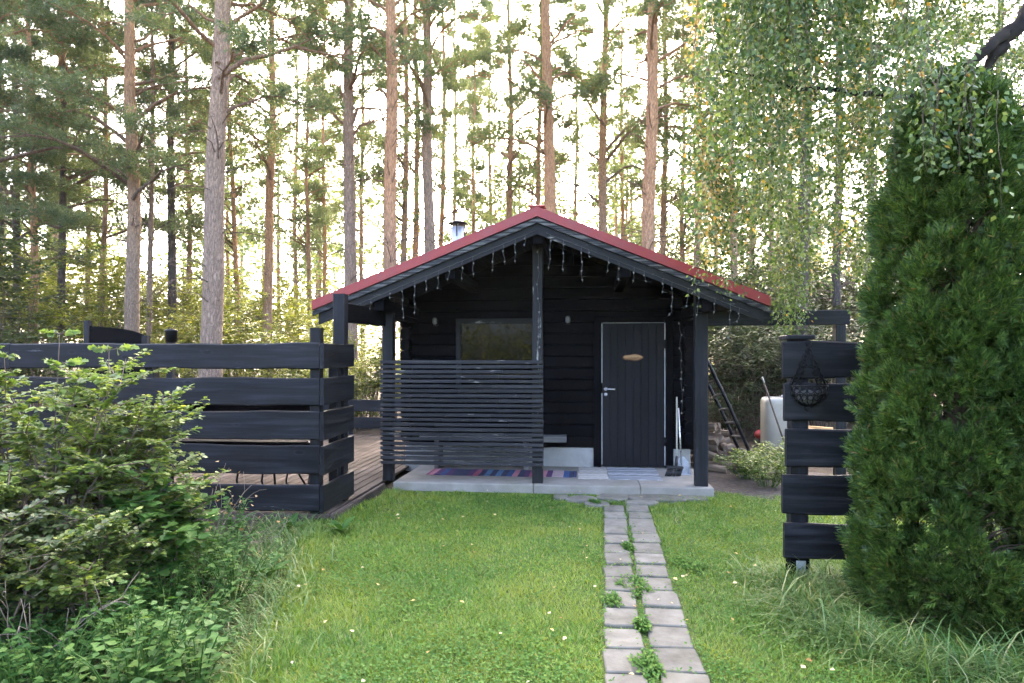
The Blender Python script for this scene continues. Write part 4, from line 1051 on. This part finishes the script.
# low herbs along the left border: individual plants
def herb_parts(seed, n, ls, h, r):
    rg = np.random.default_rng(seed); q = random.Random(seed); st = MB(); Cs = []; Ts = []
    for i in range(n):
        a = q.uniform(0, 6.28); R_ = r * q.uniform(.2, 1); e = Vector((math.cos(a) * R_, math.sin(a) * R_, h * q.uniform(.45, 1))); b = e * .1; b.z = 0
        st.tube([b, b.lerp(e, .6) + Vector((0, 0, .05)), e], [.003, .0025, .0015], 4)
        for k in range(7):
            u = .35 + .65 * k / 6; c = b.lerp(e, u); aa = a + (1.2 if k % 2 else -1.2) + q.uniform(-.3, .3); Cs.append(c); Ts.append((math.cos(aa), math.sin(aa), q.uniform(-.1, .35)))
    n_ = len(Cs)
    return st, scatter_mesh('leaves', LEAF, np.array(Cs), np.array(Ts), rdir(n_, rg) * .4 + np.array([0, 0, 1]), rg.uniform(.7, 1.25, n_) * ls)
HP = [herb_parts(20 + i, [26, 34, 22][i], [.042, .036, .052][i], [.34, .26, .40][i], [.26, .30, .24][i]) for i in range(3)]
HM = []
for st, me in HP:
    o = st.build('stems', M['herb']); me.materials.append(M['herb']); HM.append((o.data, me)); bpy.data.objects.remove(o)
q = random.Random(31); k = 0
for (px, d) in [(150, 4.0), (185, 4.2), (210, 4.6), (228, 4.9), (165, 4.6), (130, 3.7), (185, 5.1), (205, 5.35), (100, 3.5), (60, 3.4), (150, 3.45), (20, 3.2), (232, 4.35), (195, 3.8), (120, 4.25), (175, 3.55), (240, 5.6), (225, 5.9), (80, 3.2), (205, 3.45), (140, 5.2), (160, 5.7), (118, 3.15), (160, 3.1), (45, 3.0), (190, 4.75), (15, 2.95), (70, 3.05), (95, 2.95), (130, 2.95), (30, 3.5), (75, 3.7), (110, 3.9), (140, 4.25), (50, 3.35), (5, 3.6), (160, 3.8), (180, 3.25), (200, 3.1), (215, 4.1), (150, 4.85), (120, 3.35), (85, 3.45), (225, 5.3), (170, 4.05), (210, 5.0)]:
    a, b = HM[k % 3]; k += 1
    t = empty('herb_plant', ground_at(px + q.uniform(-8, 8), d), q.uniform(0, 6), 'low leafy herb in the weedy border between the shrubs and the lawn', 'plant', 'herbs in the weedy left border')
    s_ = q.uniform(.75, 1.2); t.scale = (s_, s_, s_ * q.uniform(.8, 1.1)); link('stems', a, None, t); link('foliage', b, None, t)
def dock(px, d, seed, n, L, label):
    q = random.Random(seed); t = empty('dock_plant', ground_at(px, d), 0, label, 'plant'); mb = MB()
    for i in range(n):
        a = 6.28 * i / n + q.uniform(-.3, .3); l = L * q.uniform(.7, 1.1); k = 7; vs = []; el = q.uniform(.5, 1.1)
        for j in range(k):
            u = j / (k - 1); w_ = .13 * l * math.sin(PI * min(1, .08 + u * .92)) ** .8; c = Vector((math.cos(a) * l * u * math.cos(el * (1 - u * .3)), math.sin(a) * l * u * math.cos(el * (1 - u * .3)), .01 + l * math.sin(el) * u * (1 - .45 * u)))
            s_ = Vector((-math.sin(a), math.cos(a), 0)) * w_; vs += [c - s_ + Vector((0, 0, .15 * w_)), c - Vector((0, 0, .1 * w_)), c + s_ + Vector((0, 0, .15 * w_))]
        mb.add(vs, [(j * 3 + e, j * 3 + e + 1, j * 3 + e + 4, j * 3 + e + 3) for j in range(k - 1) for e in (0, 1)], True)
    o = mb.build('foliage', M['herb'], t)
dock(262, 4.85, 3, 7, .28, 'broad-leaved dock plant at the edge of the left border in the lawn')
dock(290, 6.2, 4, 9, .26, 'broad-leaved rosette at the foot of the plank fence')
dock(342, 6.15, 5, 8, .24, 'small broad-leaved rosette at the fence corner post')
# understory shrubs and small trees behind the fence and the cabin
US = [shrub_parts(40 + i, *a) for i, a in enumerate([(3.6, 1.7, 16, 7000, .085), (4.6, 1.6, 14, 8000, .09), (2.4, 1.5, 18, 6000, .075), (5.5, 2.2, 16, 9000, .10), (2.0, 1.5, 26, 9000, .065, LEAF, .35, .012, 0.0)])]
UM = []
for st, me in US:
    o = st.build('stems', M['twig']); UM.append((o.data, me)); bpy.data.objects.remove(o)
def under(px, d, v, s_, mt, label, grp=None, name='understory_tree', cat='small tree'):
    st, me = UM[v]; t = empty(name, ground_at(px, d), random.uniform(0, 6.28), label, cat, grp); t.scale = (s_ * random.uniform(.9, 1.2), s_ * random.uniform(.9, 1.2), s_)
    link('stems', st, None, t); m2 = me
    key = mt + str(v)
    if key not in UC: UC[key] = me.copy(); UC[key].materials.clear(); UC[key].materials.append(M[mt])
    link('foliage', UC[key], None, t)
UC = {}
for (px, d, v, s_, mt) in [(20, 17, 1, 1.0, 'under'), (75, 20, 3, 1.0, 'under'), (105, 24, 3, 1.15, 'under'), (165, 25, 3, 1.0, 'under'), (190, 18, 0, .9, 'under'), (245, 20, 0, .9, 'under'), (285, 17.5, 2, 1.0, 'under'), (300, 23, 0, 1.0, 'under'), (330, 19, 2, 1.1, 'under'), (365, 16.5, 2, .95, 'under'), (50, 14.5, 2, 1.0, 'shrubd'), (-10, 14, 1, 1.0, 'shrubd'), (130, 30, 3, 1.2, 'under'), (225, 30, 3, 1.0, 'under'), (60, 28, 3, 1.4, 'under'), (355, 15.5, 4, .9, 'under'), (375, 17, 4, 1.0, 'under'), (330, 17, 4, .9, 'under'), (290, 16, 4, .9, 'under'), (240, 17, 4, 1.0, 'under'), (180, 16.5, 4, 1.0, 'under'), (100, 17, 4, 1.1, 'under'), (10, 26, 3, 1.2, 'under'), (40, 23, 3, 1.0, 'under'), (140, 22, 3, .95, 'under'), (200, 24, 3, 1.0, 'under'), (275, 27, 3, 1.0, 'under'), (310, 28, 1, 1.1, 'under'), (345, 24, 0, 1.1, 'under'), (85, 32, 3, 1.5, 'under'), (175, 33, 3, 1.3, 'under'), (30, 20, 0, 1.1, 'shrubd'), (120, 19.5, 0, 1.0, 'under'), (205, 21, 0, 1.05, 'under'), (262, 23, 3, .9, 'under'), (318, 21, 0, 1.0, 'under')]:
    under(px, d, v, s_, mt, 'yellow-green leafy young tree in the thicket behind the long plank fence', 'thicket behind the long fence')
for (px, d, v, s_, mt) in [(715, 14.5, 2, 1.15, 'shrubd'), (745, 15.5, 2, 1.2, 'shrubd'), (770, 14.2, 0, .75, 'shrubd'), (795, 17, 2, 1.3, 'shrubd'), (825, 13.5, 0, .72, 'shrubd'), (860, 14, 0, .8, 'shrubd'), (690, 18, 0, .95, 'shrubd'), (735, 20, 1, .95, 'shrubd'), (800, 21, 1, 1.1, 'shrubd'), (620, 22, 1, .9, 'shrubd'), (660, 20, 1, .9, 'shrubd'), (900, 17, 1, 1.1, 'shrubd'), (770, 25, 3, 1.1, 'under'), (722, 16.5, 4, 1.0, 'shrubd'), (755, 17.5, 4, 1.0, 'shrubd'), (785, 15.2, 4, .9, 'shrubd'), (820, 16, 4, 1.0, 'shrubd'), (738, 13.8, 4, .6, 'shrubd'), (850, 14, 4, .9, 'shrubd'), (880, 18, 4, 1.1, 'shrubd'), (710, 24, 3, 1.0, 'under'), (745, 26, 3, 1.2, 'shrubd'), (790, 27, 3, 1.2, 'under'), (825, 22, 3, 1.1, 'shrubd'), (862, 20, 3, 1.0, 'shrubd'), (850, 28, 3, 1.5, 'under'), (895, 24, 3, 1.3, 'shrubd'), (1015, 16, 3, .9, 'shrubd'), (648, 24, 3, 1.0, 'shrubd'), (680, 22, 3, .95, 'shrubd'), (712, 21, 3, 1.0, 'shrubd'), (738, 19, 3, .9, 'shrubd'), (765, 18, 3, .85, 'shrubd')]:
    under(px, d, v, s_, mt, 'dark leafy bush in the thicket right of the cabin', 'thicket right of the cabin', 'thicket_bush', 'bush')
# weeds by the soil patch
for (px, d, s_, lab) in ((768, 8.4, 1.0, 'yellow-green weed clump beside the short fence, at the edge of the soil'), (785, 9.2, 1.1, 'yellow-green weed clump in front of the white tank'), (748, 8.9, .8, 'small weed clump near the foot of the ladder')):
    t = shrub('weed_clump', ground_at(px, d), shrub_parts(60 + int(px), .5 * s_, .42, 26, 1600, .045, LEAF, .3, .004, .1), M['shrub'], M['herb'], lab, 'weeds')
for (px, d, sz, lab) in ((634, 4.62, .15, 'green weed clump growing over the middle of the slab path'), (655, 5.0, .001, None), (612, 4.35, .07, 'small weed tuft at the left edge of the slab path'), (690, 5.1, .16, 'round clover clump in the lawn right of the slab path'), (647, 3.42, .09, 'small weed tuft in the widening gap between the nearest path slabs'), (641, 3.95, .05, 'tiny weed tuft in the gap between the path slabs, nearer than the big clump'), (628, 5.6, .05, 'tiny weed tuft in the gap between the far path slabs'), (594, 7.35, .08, 'weed sprouting between flagstones at the patio edge')):
    if not lab: continue
    shrub('weed_clump', ground_at(px, d), shrub_parts(int(px), .055, sz, 30, int(300 + 2600 * sz), .024, LEAF, .6, .0016, .0), M['clover'], M['herb'], lab, 'weeds', None, .1, (.8, 1.7, 1))

# ------------------------------------------------------------------ far woodland: one mass all round
rg = np.random.default_rng(77); mb = MB(); Cs = []
for i in range(165):
    a = rg.normal(0, .7) if i < 145 else rg.uniform(2.2, 4.1); d = rg.uniform(42, 85); x, y = d * math.sin(a), d * math.cos(a)
    h = rg.uniform(14, 20); r = rg.uniform(.09, .19)
    mb.tube([(x, y, -.2), (x + rg.normal() * .15, y, h * .5), (x, y, h)], [r, r * .75, .03], 7, cap=False)
    nb = 46; z = rg.uniform(.25, 1.0, nb) * h; aa = rg.uniform(0, 6.28, nb); L = (1.1 - z / h) * 3.2 + .4
    c = np.stack([x + np.cos(aa) * L * rg.uniform(.2, 1, nb), y + np.sin(aa) * L * rg.uniform(.2, 1, nb), z], 1)
    Cs.append((np.repeat(c, 26, 0) + rg.normal(size=(nb * 26, 3)) * np.array([.55, .55, .22])))
wd = mb.build('far_woodland', [M['pbark'], M['needle'], M['under']])
tag(wd, 'far pine woodland of thin trunks all round the yard', 'woodland', kind='stuff')
fo = np.concatenate(Cs); n_ = len(fo)
lowC = []
for i in range(420):
    a = rg.uniform(0, 2 * PI); d = rg.uniform(34, 80); h = rg.uniform(1.2, 3.8); k = 60
    if abs(a - PI) < 1.1: d = rg.uniform(20, 34); h = rg.uniform(3.5, 7); k = 110
    lowC.append(np.array([d * math.sin(a), d * math.cos(a), h * .5]) + rg.normal(size=(k, 3)) * np.array([1.1, 1.1, h * .28]))
lo = np.concatenate(lowC); nl = len(lo)
allC = np.concatenate([fo, lo]); N_ = n_ + nl
me = scatter_mesh('far_foliage', LEAF, allC, rdir(N_, rg), rdir(N_, rg), np.concatenate([rg.uniform(.18, .36, n_), rg.uniform(.15, .3, nl)]))
me.materials.append(M['needle']); me.materials.append(M['under'])
mi = np.zeros(len(me.polygons), np.int32); mi[n_ * 2:] = 1; me.polygons.foreach_set('material_index', mi)
fw = link('foliage', me, None, wd)

# ------------------------------------------------------------------ thuja
def thuja(loc, h, r, seed, label, ns=15000):
    rg = np.random.default_rng(seed); q = random.Random(seed); t = empty('thuja_tree', loc, 0, label, 'tree')
    def prof(z):
        return r * np.interp(z / h, [0, .05, .11, .5, .76, .88, .95, 1], [.84, .98, 1.0, .90, .71, .52, .32, .06])
    mb = MB(); mb.tube([(0, 0, -.05), (.02, 0, h * .5), (0, .01, h * .95)], [.06, .04, .01], 8)
    nl = 600; z = rg.uniform(0.015, 1, nl) ** .92 * h * .97; a = rg.uniform(0, 2 * PI, nl); bump = rg.uniform(.80, 1.0, nl); bump[::3] *= rg.uniform(.45, .75, len(bump[::3]))
    R_ = prof(z) * bump; rho = rg.uniform(.075, .15, nl) * np.clip(R_ / .3, .45, 1); R_ = np.maximum(R_ - rho * .6, .01)
    lc = np.stack([R_ * np.cos(a), R_ * np.sin(a), z], 1)
    for i in range(0, nl, 2): mb.tube([(0, 0, max(.05, z[i] - .25)), tuple(lc[i] * np.array([.6, .6, 1]) - np.array([0, 0, .05])), tuple(lc[i])], [.010, .006, .002], 4, cap=False)
    mb.build('trunk', M['twig'], t)
    per = ns // nl; n_ = nl * per
    out = np.repeat(np.stack([np.cos(a), np.sin(a), np.zeros(nl)], 1), per, 0); rh = np.repeat(rho, per)[:, None]
    off = unit(rdir(n_, rg) + out * .75 + np.array([0, 0, .30])); C0 = np.repeat(lc, per, 0) + off * rh * np.array([.9, .9, 1.25]) * rg.uniform(.35, 1.0, n_)[:, None] ** .5
    C0[:, 2] = np.maximum(C0[:, 2], .03)
    D = unit(off * .8 + np.array([0, 0, .55]) + out * .25 + rdir(n_, rg) * .35); side = unit(np.cross(D, rdir(n_, rg))); Nn = np.cross(D, side); Ls = rg.uniform(.045, .095, n_)
    # each spray: a fan of flattened branchlets in one plane
    fr = [(0, 0, 1.0), (.08, .68, .6), (.14, -.66, .6), (.34, .58, .52), (.42, -.56, .48), (.62, .48, .38)]
    Cc, Tt, Nk, Ss = [], [], [], []
    for (u, an, l) in fr:
        Cc.append(C0 + D * (u * Ls)[:, None]); Tt.append(D * math.cos(an) + side * math.sin(an)); Nk.append(Nn); Ss.append(np.stack([.0058 + 0 * Ls, l * Ls, Ls], 1))
    tm = ([(-.45, 0, 0), (.45, 0, 0), (.6, .6, .03), (0, 1, .0), (-.6, .6, .03)], [(0, 1, 2, 3, 4)])
    k = len(fr); V = [scatter(tm, Cc[i], Tt[i], Nk[i], Ss[i]).reshape(n_, 5, 3) for i in range(k)]
    V = np.stack(V, 1).reshape(-1, 3)
    me = np_mesh('thuja_sprays', V, tm[1], n_ * k, 5); me.materials.append(M['thuja']); link('crown', me, None, t)
thuja(ground_at(957, 4.15), 3.32, .575, 5, 'big dense dark green thuja tree at the right edge', 60000)

# ------------------------------------------------------------------ birch over the right side
rg = np.random.default_rng(5); q = random.Random(5)
bp = ground_at(1130, 5.6)
bt = empty('birch_tree', bp, 0, 'weeping birch with dark limbs and hanging green and yellow leaves, upper right', 'tree')
mb = MB(); mb.tube([(0, 0, -.1), (-.05, .05, 1.5), (-.12, .05, 3.2), (-.1, .1, 5.2), (0, .1, 7.5), (.05, .2, 9.5)], [.20, .17, .15, .12, .07, .02], 12); mb.build('trunk', M['bbark'], bt)
lb = MB(); HANG = []
def limb(pts, r0):
    pts = [Vector(p) for p in pts]; path = []
    for a, b in zip(pts[:-1], pts[1:]):
        for k in range(5): path.append(a.lerp(b, k / 5) + Vector((q.uniform(-1, 1), q.uniform(-1, 1), q.uniform(-1, 1))) * .02)
    path.append(pts[-1]); n_ = len(path)
    lb.tube(path, [max(.006, r0 * (1 - .88 * i / (n_ - 1))) for i in range(n_)], 7, cap=False)
    return path
def L_(px, py, d): return at(px, py, d=d) - bp
# the dark limbs visible at the right edge, then the high ones over the frame
vis = [limb([L_(1115, -90, 5.5), L_(1040, 0, 5.3), L_(1012, 30, 5.2), L_(996, 55, 5.2), L_(984, 82, 5.2), L_(962, 104, 5.1)], .085),
       limb([L_(1012, 30, 5.2), L_(985, 50, 5.15), L_(960, 72, 5.1), L_(920, 96, 5.0), L_(870, 93, 5.0), L_(800, 88, 5.1), L_(725, 70, 5.3)], .045),
       limb([L_(1110, 90, 5.5), L_(1030, 142, 5.2), L_(1002, 165, 5.0), L_(960, 165, 4.9)], .04),
       limb([L_(1105, 150, 5.5), L_(1035, 95, 5.6), L_(1000, 125, 5.7), L_(985, 160, 5.8)], .025)]
hi = []
for i in range(15):
    px = q.uniform(740, 940); d = q.uniform(4.6, 7.2); py = q.uniform(-210, -30) + max(0, (px - 800)) * .15
    hi.append(limb([L_(1120, -130 + q.uniform(-150, 60), 5.6), L_((px + 1120) / 2, py - 60 - q.uniform(0, 60), (d + 5.6) / 2), L_(px + 30, py - 20, d), L_(px - 25, py + 40, d)], q.uniform(.03, .05)))
lb.build('limbs', M['bbark'], bt)
tw = MB(); Cs = []; Ts = []
def hang(p, L, dens, out=.25):
    a = q.uniform(0, 6.28); path = []
    for j in range(9):
        u = j / 8; path.append(p + Vector((math.cos(a) * out * L * math.sin(u * 1.5) * .5, math.sin(a) * out * L * math.sin(u * 1.5) * .5, -L * u ** 1.15 + .08 * L * math.sin(u * 3))) + Vector((q.uniform(-1, 1), q.uniform(-1, 1), 0)) * .018)
    tw.tube(path, [.0026 * (1 - .09 * j) for j in range(9)], 4, cap=False)
    for _ in range(int(L * dens)):
        u = q.uniform(.05, 1.0) * 7.999; j = int(u); c = path[j].lerp(path[j + 1], u - j); aa = q.uniform(0, 6.28); e = q.uniform(.01, .075)
        d = Vector((math.cos(aa), math.sin(aa), q.uniform(-1.3, .1)))
        Cs.append(c + d * e); Ts.append(Vector((math.cos(aa), math.sin(aa), -1.2 + q.uniform(-.5, .7))))
for path in hi:
    n_ = len(path)
    for k in range(17):
        j = min(n_ - 1, int(n_ * (.35 + .65 * q.random()))); p = path[j]; wp = p + bp
        hang(p + Vector((q.uniform(-.3, .3), q.uniform(-.3, .3), q.uniform(-.05, .1))), q.uniform(.7, 2.1), 145)
for path in vis:
    n_ = len(path)
    for k in range(16):
        j = min(n_ - 1, int(n_ * (.45 + .55 * q.random()))); hang(path[j], q.uniform(.3, 1.0), 55)
# long streamers in front of the thicket and over the beam
for (px, py, d, L) in [(705, 60, 6.2, 1.6), (716, 90, 6.3, 1.9), (728, 40, 6.4, 2.0), (740, 110, 6.4, 1.5), (752, 80, 6.6, 1.9), (783, 180, 7.2, 1.6), (790, 220, 7.4, 1.4), (797, 150, 7.3, 1.9), (812, 170, 7.3, 1.2), (826, 130, 7.0, 1.4), (840, 140, 6.8, 1.4), (856, 120, 6.5, 1.8), (868, 180, 6.4, 1.4), (775, 120, 6.8, 1.5), (765, 60, 6.7, 1.7), (850, 60, 6.2, 2.0), (880, 90, 5.6, 1.5), (820, 40, 6.4, 1.8), (693, 120, 6.6, 1.3), (722, 180, 6.5, 1.1), (785, 250, 7.6, 1.0), (803, 260, 7.5, .8), (862, 230, 7.0, 1.0), (920, 60, 3.9, .7), (950, 80, 3.75, .6), (935, 20, 3.9, .8), (965, 60, 3.8, .6), (945, 55, 4.0, .7), (925, 30, 4.3, .8), (975, 75, 3.7, .6), (990, 105, 3.7, .55), (910, 110, 4.4, .7), (895, 130, 4.5, .7), (930, 95, 3.7, .5), (912, 20, 4.6, .9), (890, 30, 5.0, 1.0), (900, 90, 4.3, .8), (880, 60, 4.6, .9), (965, 115, 3.7, .4), (1000, -20, 7.4, 1.2), (975, -10, 7.2, 1.0), (1020, 60, 7.5, .9), (1005, 130, 7.6, .8), (945, -40, 7.0, 1.3), (985, -60, 7.4, 1.4), (1010, -50, 7.8, 1.3), (1030, -20, 7.6, 1.3), (960, 10, 7.8, 1.0), (1025, 100, 8.0, 1.2), (1010, 60, 8.2, 1.2), (990, 30, 7.8, .9), (930, -30, 6.6, 1.2)]:
    for k in range(5 if d > 4.5 else 2): hang(L_(px + q.uniform(-9, 9), py - 15, d + q.uniform(-.2, .2)), L * q.uniform(.7, 1.15), 95, .15)
g0 = len(Cs)
for (px, py, d, L, k_) in [(708, 130, 6.3, 1.2, 6), (716, 160, 6.3, 1.1, 7), (700, 90, 6.4, .9, 4), (690, 20, 6.6, .8, 5), (702, 0, 6.6, .7, 4), (797, 70, 6.4, .7, 6), (806, 90, 6.5, .6, 5), (855, 60, 6.0, .5, 4), (852, 90, 6.0, .6, 4), (925, 60, 5.0, .4, 2), (895, -10, 5.6, .5, 3), (845, 210, 7.0, .9, 2), (748, 190, 6.8, .9, 2)]:
    for k in range(k_): hang(L_(px + q.uniform(-8, 8), py - 10, d + q.uniform(-.2, .2)), L * q.uniform(.6, 1.1), 60, .12)
YC, YT = Cs[g0:], Ts[g0:]; del Cs[g0:]; del Ts[g0:]
me = scatter_mesh('yellow_leaves', LEAF, np.array([tuple(c) for c in YC]), np.array([tuple(c) for c in YT]), rdir(len(YC), rg), rg.uniform(.028, .048, len(YC))); me.materials.append(M['birchy'])
tag(link('yellowing_leaves', me, None, bt), 'yellow autumn leaves among the green')
tw.build('twigs', M['twig'], bt)
n_ = len(Cs); C_ = np.array([tuple(c) for c in Cs]); T_ = np.array([tuple(c) for c in Ts])
me = scatter_mesh('birch_leaves', LEAF, C_, T_, rdir(n_, rg), rg.uniform(.024, .046, n_)); me.materials.append(M['birch']); link('crown', me, None, bt)

# ------------------------------------------------------------------ grass
def pts_in(n, x0, x1, y0, y1, rg, power=1.7):
    y = y0 + (y1 - y0) * rg.random(n) ** power; x = rg.uniform(x0, x1, n); return x, y
rg = np.random.default_rng(9)
from mathutils import noise as mn
x, y = pts_in(400000, -2.9, 4.6, 2.75, 9.6, rg)
def nz(x, y, s, seed=0): 
    return np.sin(x * s * 1.7 + seed + 1.3 * np.sin(y * s * 1.1 + seed)) * .5 + np.sin(y * s * 1.9 - x * s * .7 + seed * 2.1) * .35 + np.sin(x * s * 4.1 + y * s * 3.3 + seed) * .25
keep = np.ones(len(x), bool)
e = .1 * nz(x, y, 2.0, 3)
lawn_l = np.interp(y, [2.7, 3.4, 4.2, 5.2, 6.2, 6.4], [-1.75, -1.8, -2.0, -2.35, -2.75, -2.41]) + e
keep &= x > lawn_l
keep &= ~((y > 6.33) & (x < -2.40))
keep &= ~((y > 7.90 + .05 * nz(x, y, 5, 1)) & (x < 1.5))
keep &= ~((np.hypot((x - 2.15) / 1.0, (y - 9.3) / 1.3) < 1.0 + .12 * nz(x, y, 4, 2)))
keep &= ~((y > 8.9) & (x < 3.2))
mg = rg.uniform(.0, .035, len(x)) * (rg.random(len(x)) < .8)
for (a, b, c, d) in SLABS: keep &= ~((x > a + mg) & (x < b - mg) & (y > c + mg) & (y < d - mg))
for (cx, cy, a, b) in FLAGS: keep &= ~(np.hypot((x - cx) / a, (y - cy) / b) < 1.0)
inpath = (x > .07 + .024 * (y - 3.3)) & (x < .61 + .012 * (y - 3.3)) & (y < 7.5)
keep &= ~(inpath & (rg.random(len(x)) < .45))
keep &= ~((np.hypot(x - 1.97, y - 4.2) < .55) & (rg.random(len(x)) < .8))
bare = (np.abs(x - .72 - .02 * y) < .06 + .05 * nz(x, y, 3, 7)) & (y > 4.2) & (rg.random(len(x)) < .55); keep &= ~bare
x, y = x[keep], y[keep]; n_ = len(x); ip = inpath[keep]
tall = np.clip(nz(x, y, 1.3, 5) * .5 + .55, .1, 1.2)
hgt = (rg.uniform(.014, .036, n_) + .022 * tall) * np.where(ip, .45, 1)
near_edge = (x < lawn_l[keep] + .25); hgt = np.where(near_edge, hgt * rg.uniform(1, 2.4, n_), hgt)
wdt = (.0027 + .0006 * y) * rg.uniform(.7, 1.3, n_)
a = rg.uniform(0, 2 * PI, n_); lean = rg.uniform(.1, .9, n_)
T = np.stack([np.cos(a) * lean, np.sin(a) * lean, np.ones(n_)], 1); N_ = np.stack([np.cos(a), np.sin(a), -.2 * np.ones(n_)], 1)
me = scatter_mesh('grass', BLADE, np.stack([x, y, np.full(n_, -.003)], 1), T, N_, np.stack([wdt, hgt, hgt * .9], 1)); me.materials.append(M['grass'])
tag(link('grass', me, None), 'mown green grass of the lawn on both sides of the slab path', 'grass', kind='stuff')
# clover and small broad leaves mixed in
x, y = pts_in(170000, -2.6, 4.4, 2.75, 9.2, rg); pat = nz(x, y, 1.6, 11) + .5 * nz(x, y, 5, 4)
keep = (pat + rg.normal(0, .25, len(x)) > .12) & (x > np.interp(y, [2.7, 4.2, 6.2, 6.4], [-1.9, -2.1, -2.75, -2.4])) & ~((y > 7.85) & (x < 1.55)) & ~((np.hypot((x - 2.15) / 1.0, (y - 9.3) / 1.3) < 1.0)) & ~((y > 6.3) & (x < -2.4))
for (a, b, c, d) in SLABS: keep &= ~((x > a) & (x < b) & (y > c) & (y < d))
x, y = x[keep], y[keep]
gy = 2.8 + 4.6 * rg.random(2600) ** 1.5; off = .0244 * (gy - 3.3); wob = .012 * np.sin(gy * 9) + .01 * np.sin(gy * 23)
side = rg.integers(0, 4, 2600); cen = np.where(side <= 1, .318 + .012 * np.maximum(0, 4 - gy), np.where(side == 2, .085, .575 + .012 * np.maximum(0, 4 - gy))) + off + wob
spread = np.where(side <= 1, .012 + .008 * (np.sin(gy * 5.1) + 1), .018 + .014 * (np.sin(gy * 3.7 + 2) + 1))
ok = np.sin(gy * 6.3 + side) + .6 * np.sin(gy * 14) + rg.normal(0, .4, 2600) > -.2
x = np.concatenate([x, (cen + rg.normal(size=2600) * spread)[ok]]); y = np.concatenate([y, gy[ok]])
n_ = len(x); a = rg.uniform(0, 6.28, n_)
T = np.stack([np.cos(a), np.sin(a), rg.uniform(-.1, .5, n_)], 1)
me = scatter_mesh('clover', LEAF, np.stack([x, y, rg.uniform(.010, .045, n_)], 1), T, rdir(n_, rg) * .5 + np.array([0, 0, 1]), rg.uniform(.012, .024, n_)); me.materials.append(M['clover'])
tag(link('clover', me, None), 'clover and small broad leaves growing through the lawn', 'clover', kind='stuff')
# long grass round the thuja foot and the short fence
def long_grass(name, n_, fx, L, label):
    x, y = fx(n_); a = rg.uniform(0, 2 * PI, n_); lean = rg.uniform(.2, 1.3, n_); T = np.stack([np.cos(a) * lean - .25, np.sin(a) * lean - .35, np.ones(n_)], 1); N_ = np.stack([T[:, 0], T[:, 1], -.5 * np.ones(n_)], 1) + 1e-3
    h = rg.uniform(.5, 1, n_) * L
    me = scatter_mesh(name, LONGBLADE, np.stack([x, y, np.zeros(n_)], 1), T, N_, np.stack([rg.uniform(.0035, .0085, n_), h, h], 1)); me.materials.append(M['longgrass']); tag(link(name, me, None), label, 'long grass', kind='stuff')
def ringpts(n_):
    a = rg.uniform(PI * .75, PI * 1.95, n_); r_ = rg.normal(.68, .10, n_); return 1.98 + r_ * np.cos(a) * 1.0, 4.22 + r_ * np.sin(a)
long_grass('long_grass', 1700, ringpts, .34, 'long pale grass arching round the foot of the thuja')
def fencepts(n_): return rg.normal(1.55, .22, n_), rg.normal(4.92, .16, n_)
long_grass('fence_grass', 900, fencepts, .24, 'long grass round the foot of the short fence post')
def edgepts(n_):
    y = rg.uniform(2.9, 6.25, n_); return np.interp(y, [2.7, 3.4, 4.2, 5.2, 6.2], [-1.8, -1.9, -2.1, -2.45, -2.8]) + rg.normal(0, .16, n_), y
long_grass('border_grass', 2600, edgepts, .22, 'longer grass along the weedy left border of the lawn')
# fallen leaves
n_ = 170; x, y = pts_in(n_, -2.0, 3.2, 2.9, 8.4, rg, 1.3); a = rg.uniform(0, 6.28, n_)
keep = ~((y > 7.9) & (x < 1.5))
x, y, a = x[keep], y[keep], a[keep]; n_ = len(x)
me = scatter_mesh('fallen_leaves', LEAF, np.stack([x, y, rg.uniform(.04, .06, n_)], 1), np.stack([np.cos(a), np.sin(a), rg.uniform(-.2, .3, n_)], 1), rdir(n_, rg) * .4 + np.array([0, 0, 1]), rg.uniform(.02, .042, n_)); me.materials.append(M['fallen'])
tag(link('fallen_leaves', me, None), 'small yellow and pale fallen birch leaves scattered on the lawn', 'fallen leaves', kind='stuff')

# ------------------------------------------------------------------ added haze that imitates lens glare over the far trees
mb = MB(); mb.box((-130, -124, -1.2), (130, 136, 24)); hm = bpy.data.materials.new('veil'); hm.use_nodes = True
nt = hm.node_tree; nt.nodes.remove(nt.nodes['Principled BSDF']); pv = nt.nodes.new('ShaderNodeVolumePrincipled')
pv.inputs['Color'].default_value = (.95, .93, .88, 1); pv.inputs['Density'].default_value = .0003; pv.inputs['Anisotropy'].default_value = .3
nt.links.new(pv.outputs[0], nt.nodes['Material Output'].inputs['Volume'])
tag(mb.build('veil', hm), 'thin pale added haze among the far trees', 'veil', kind='stuff')
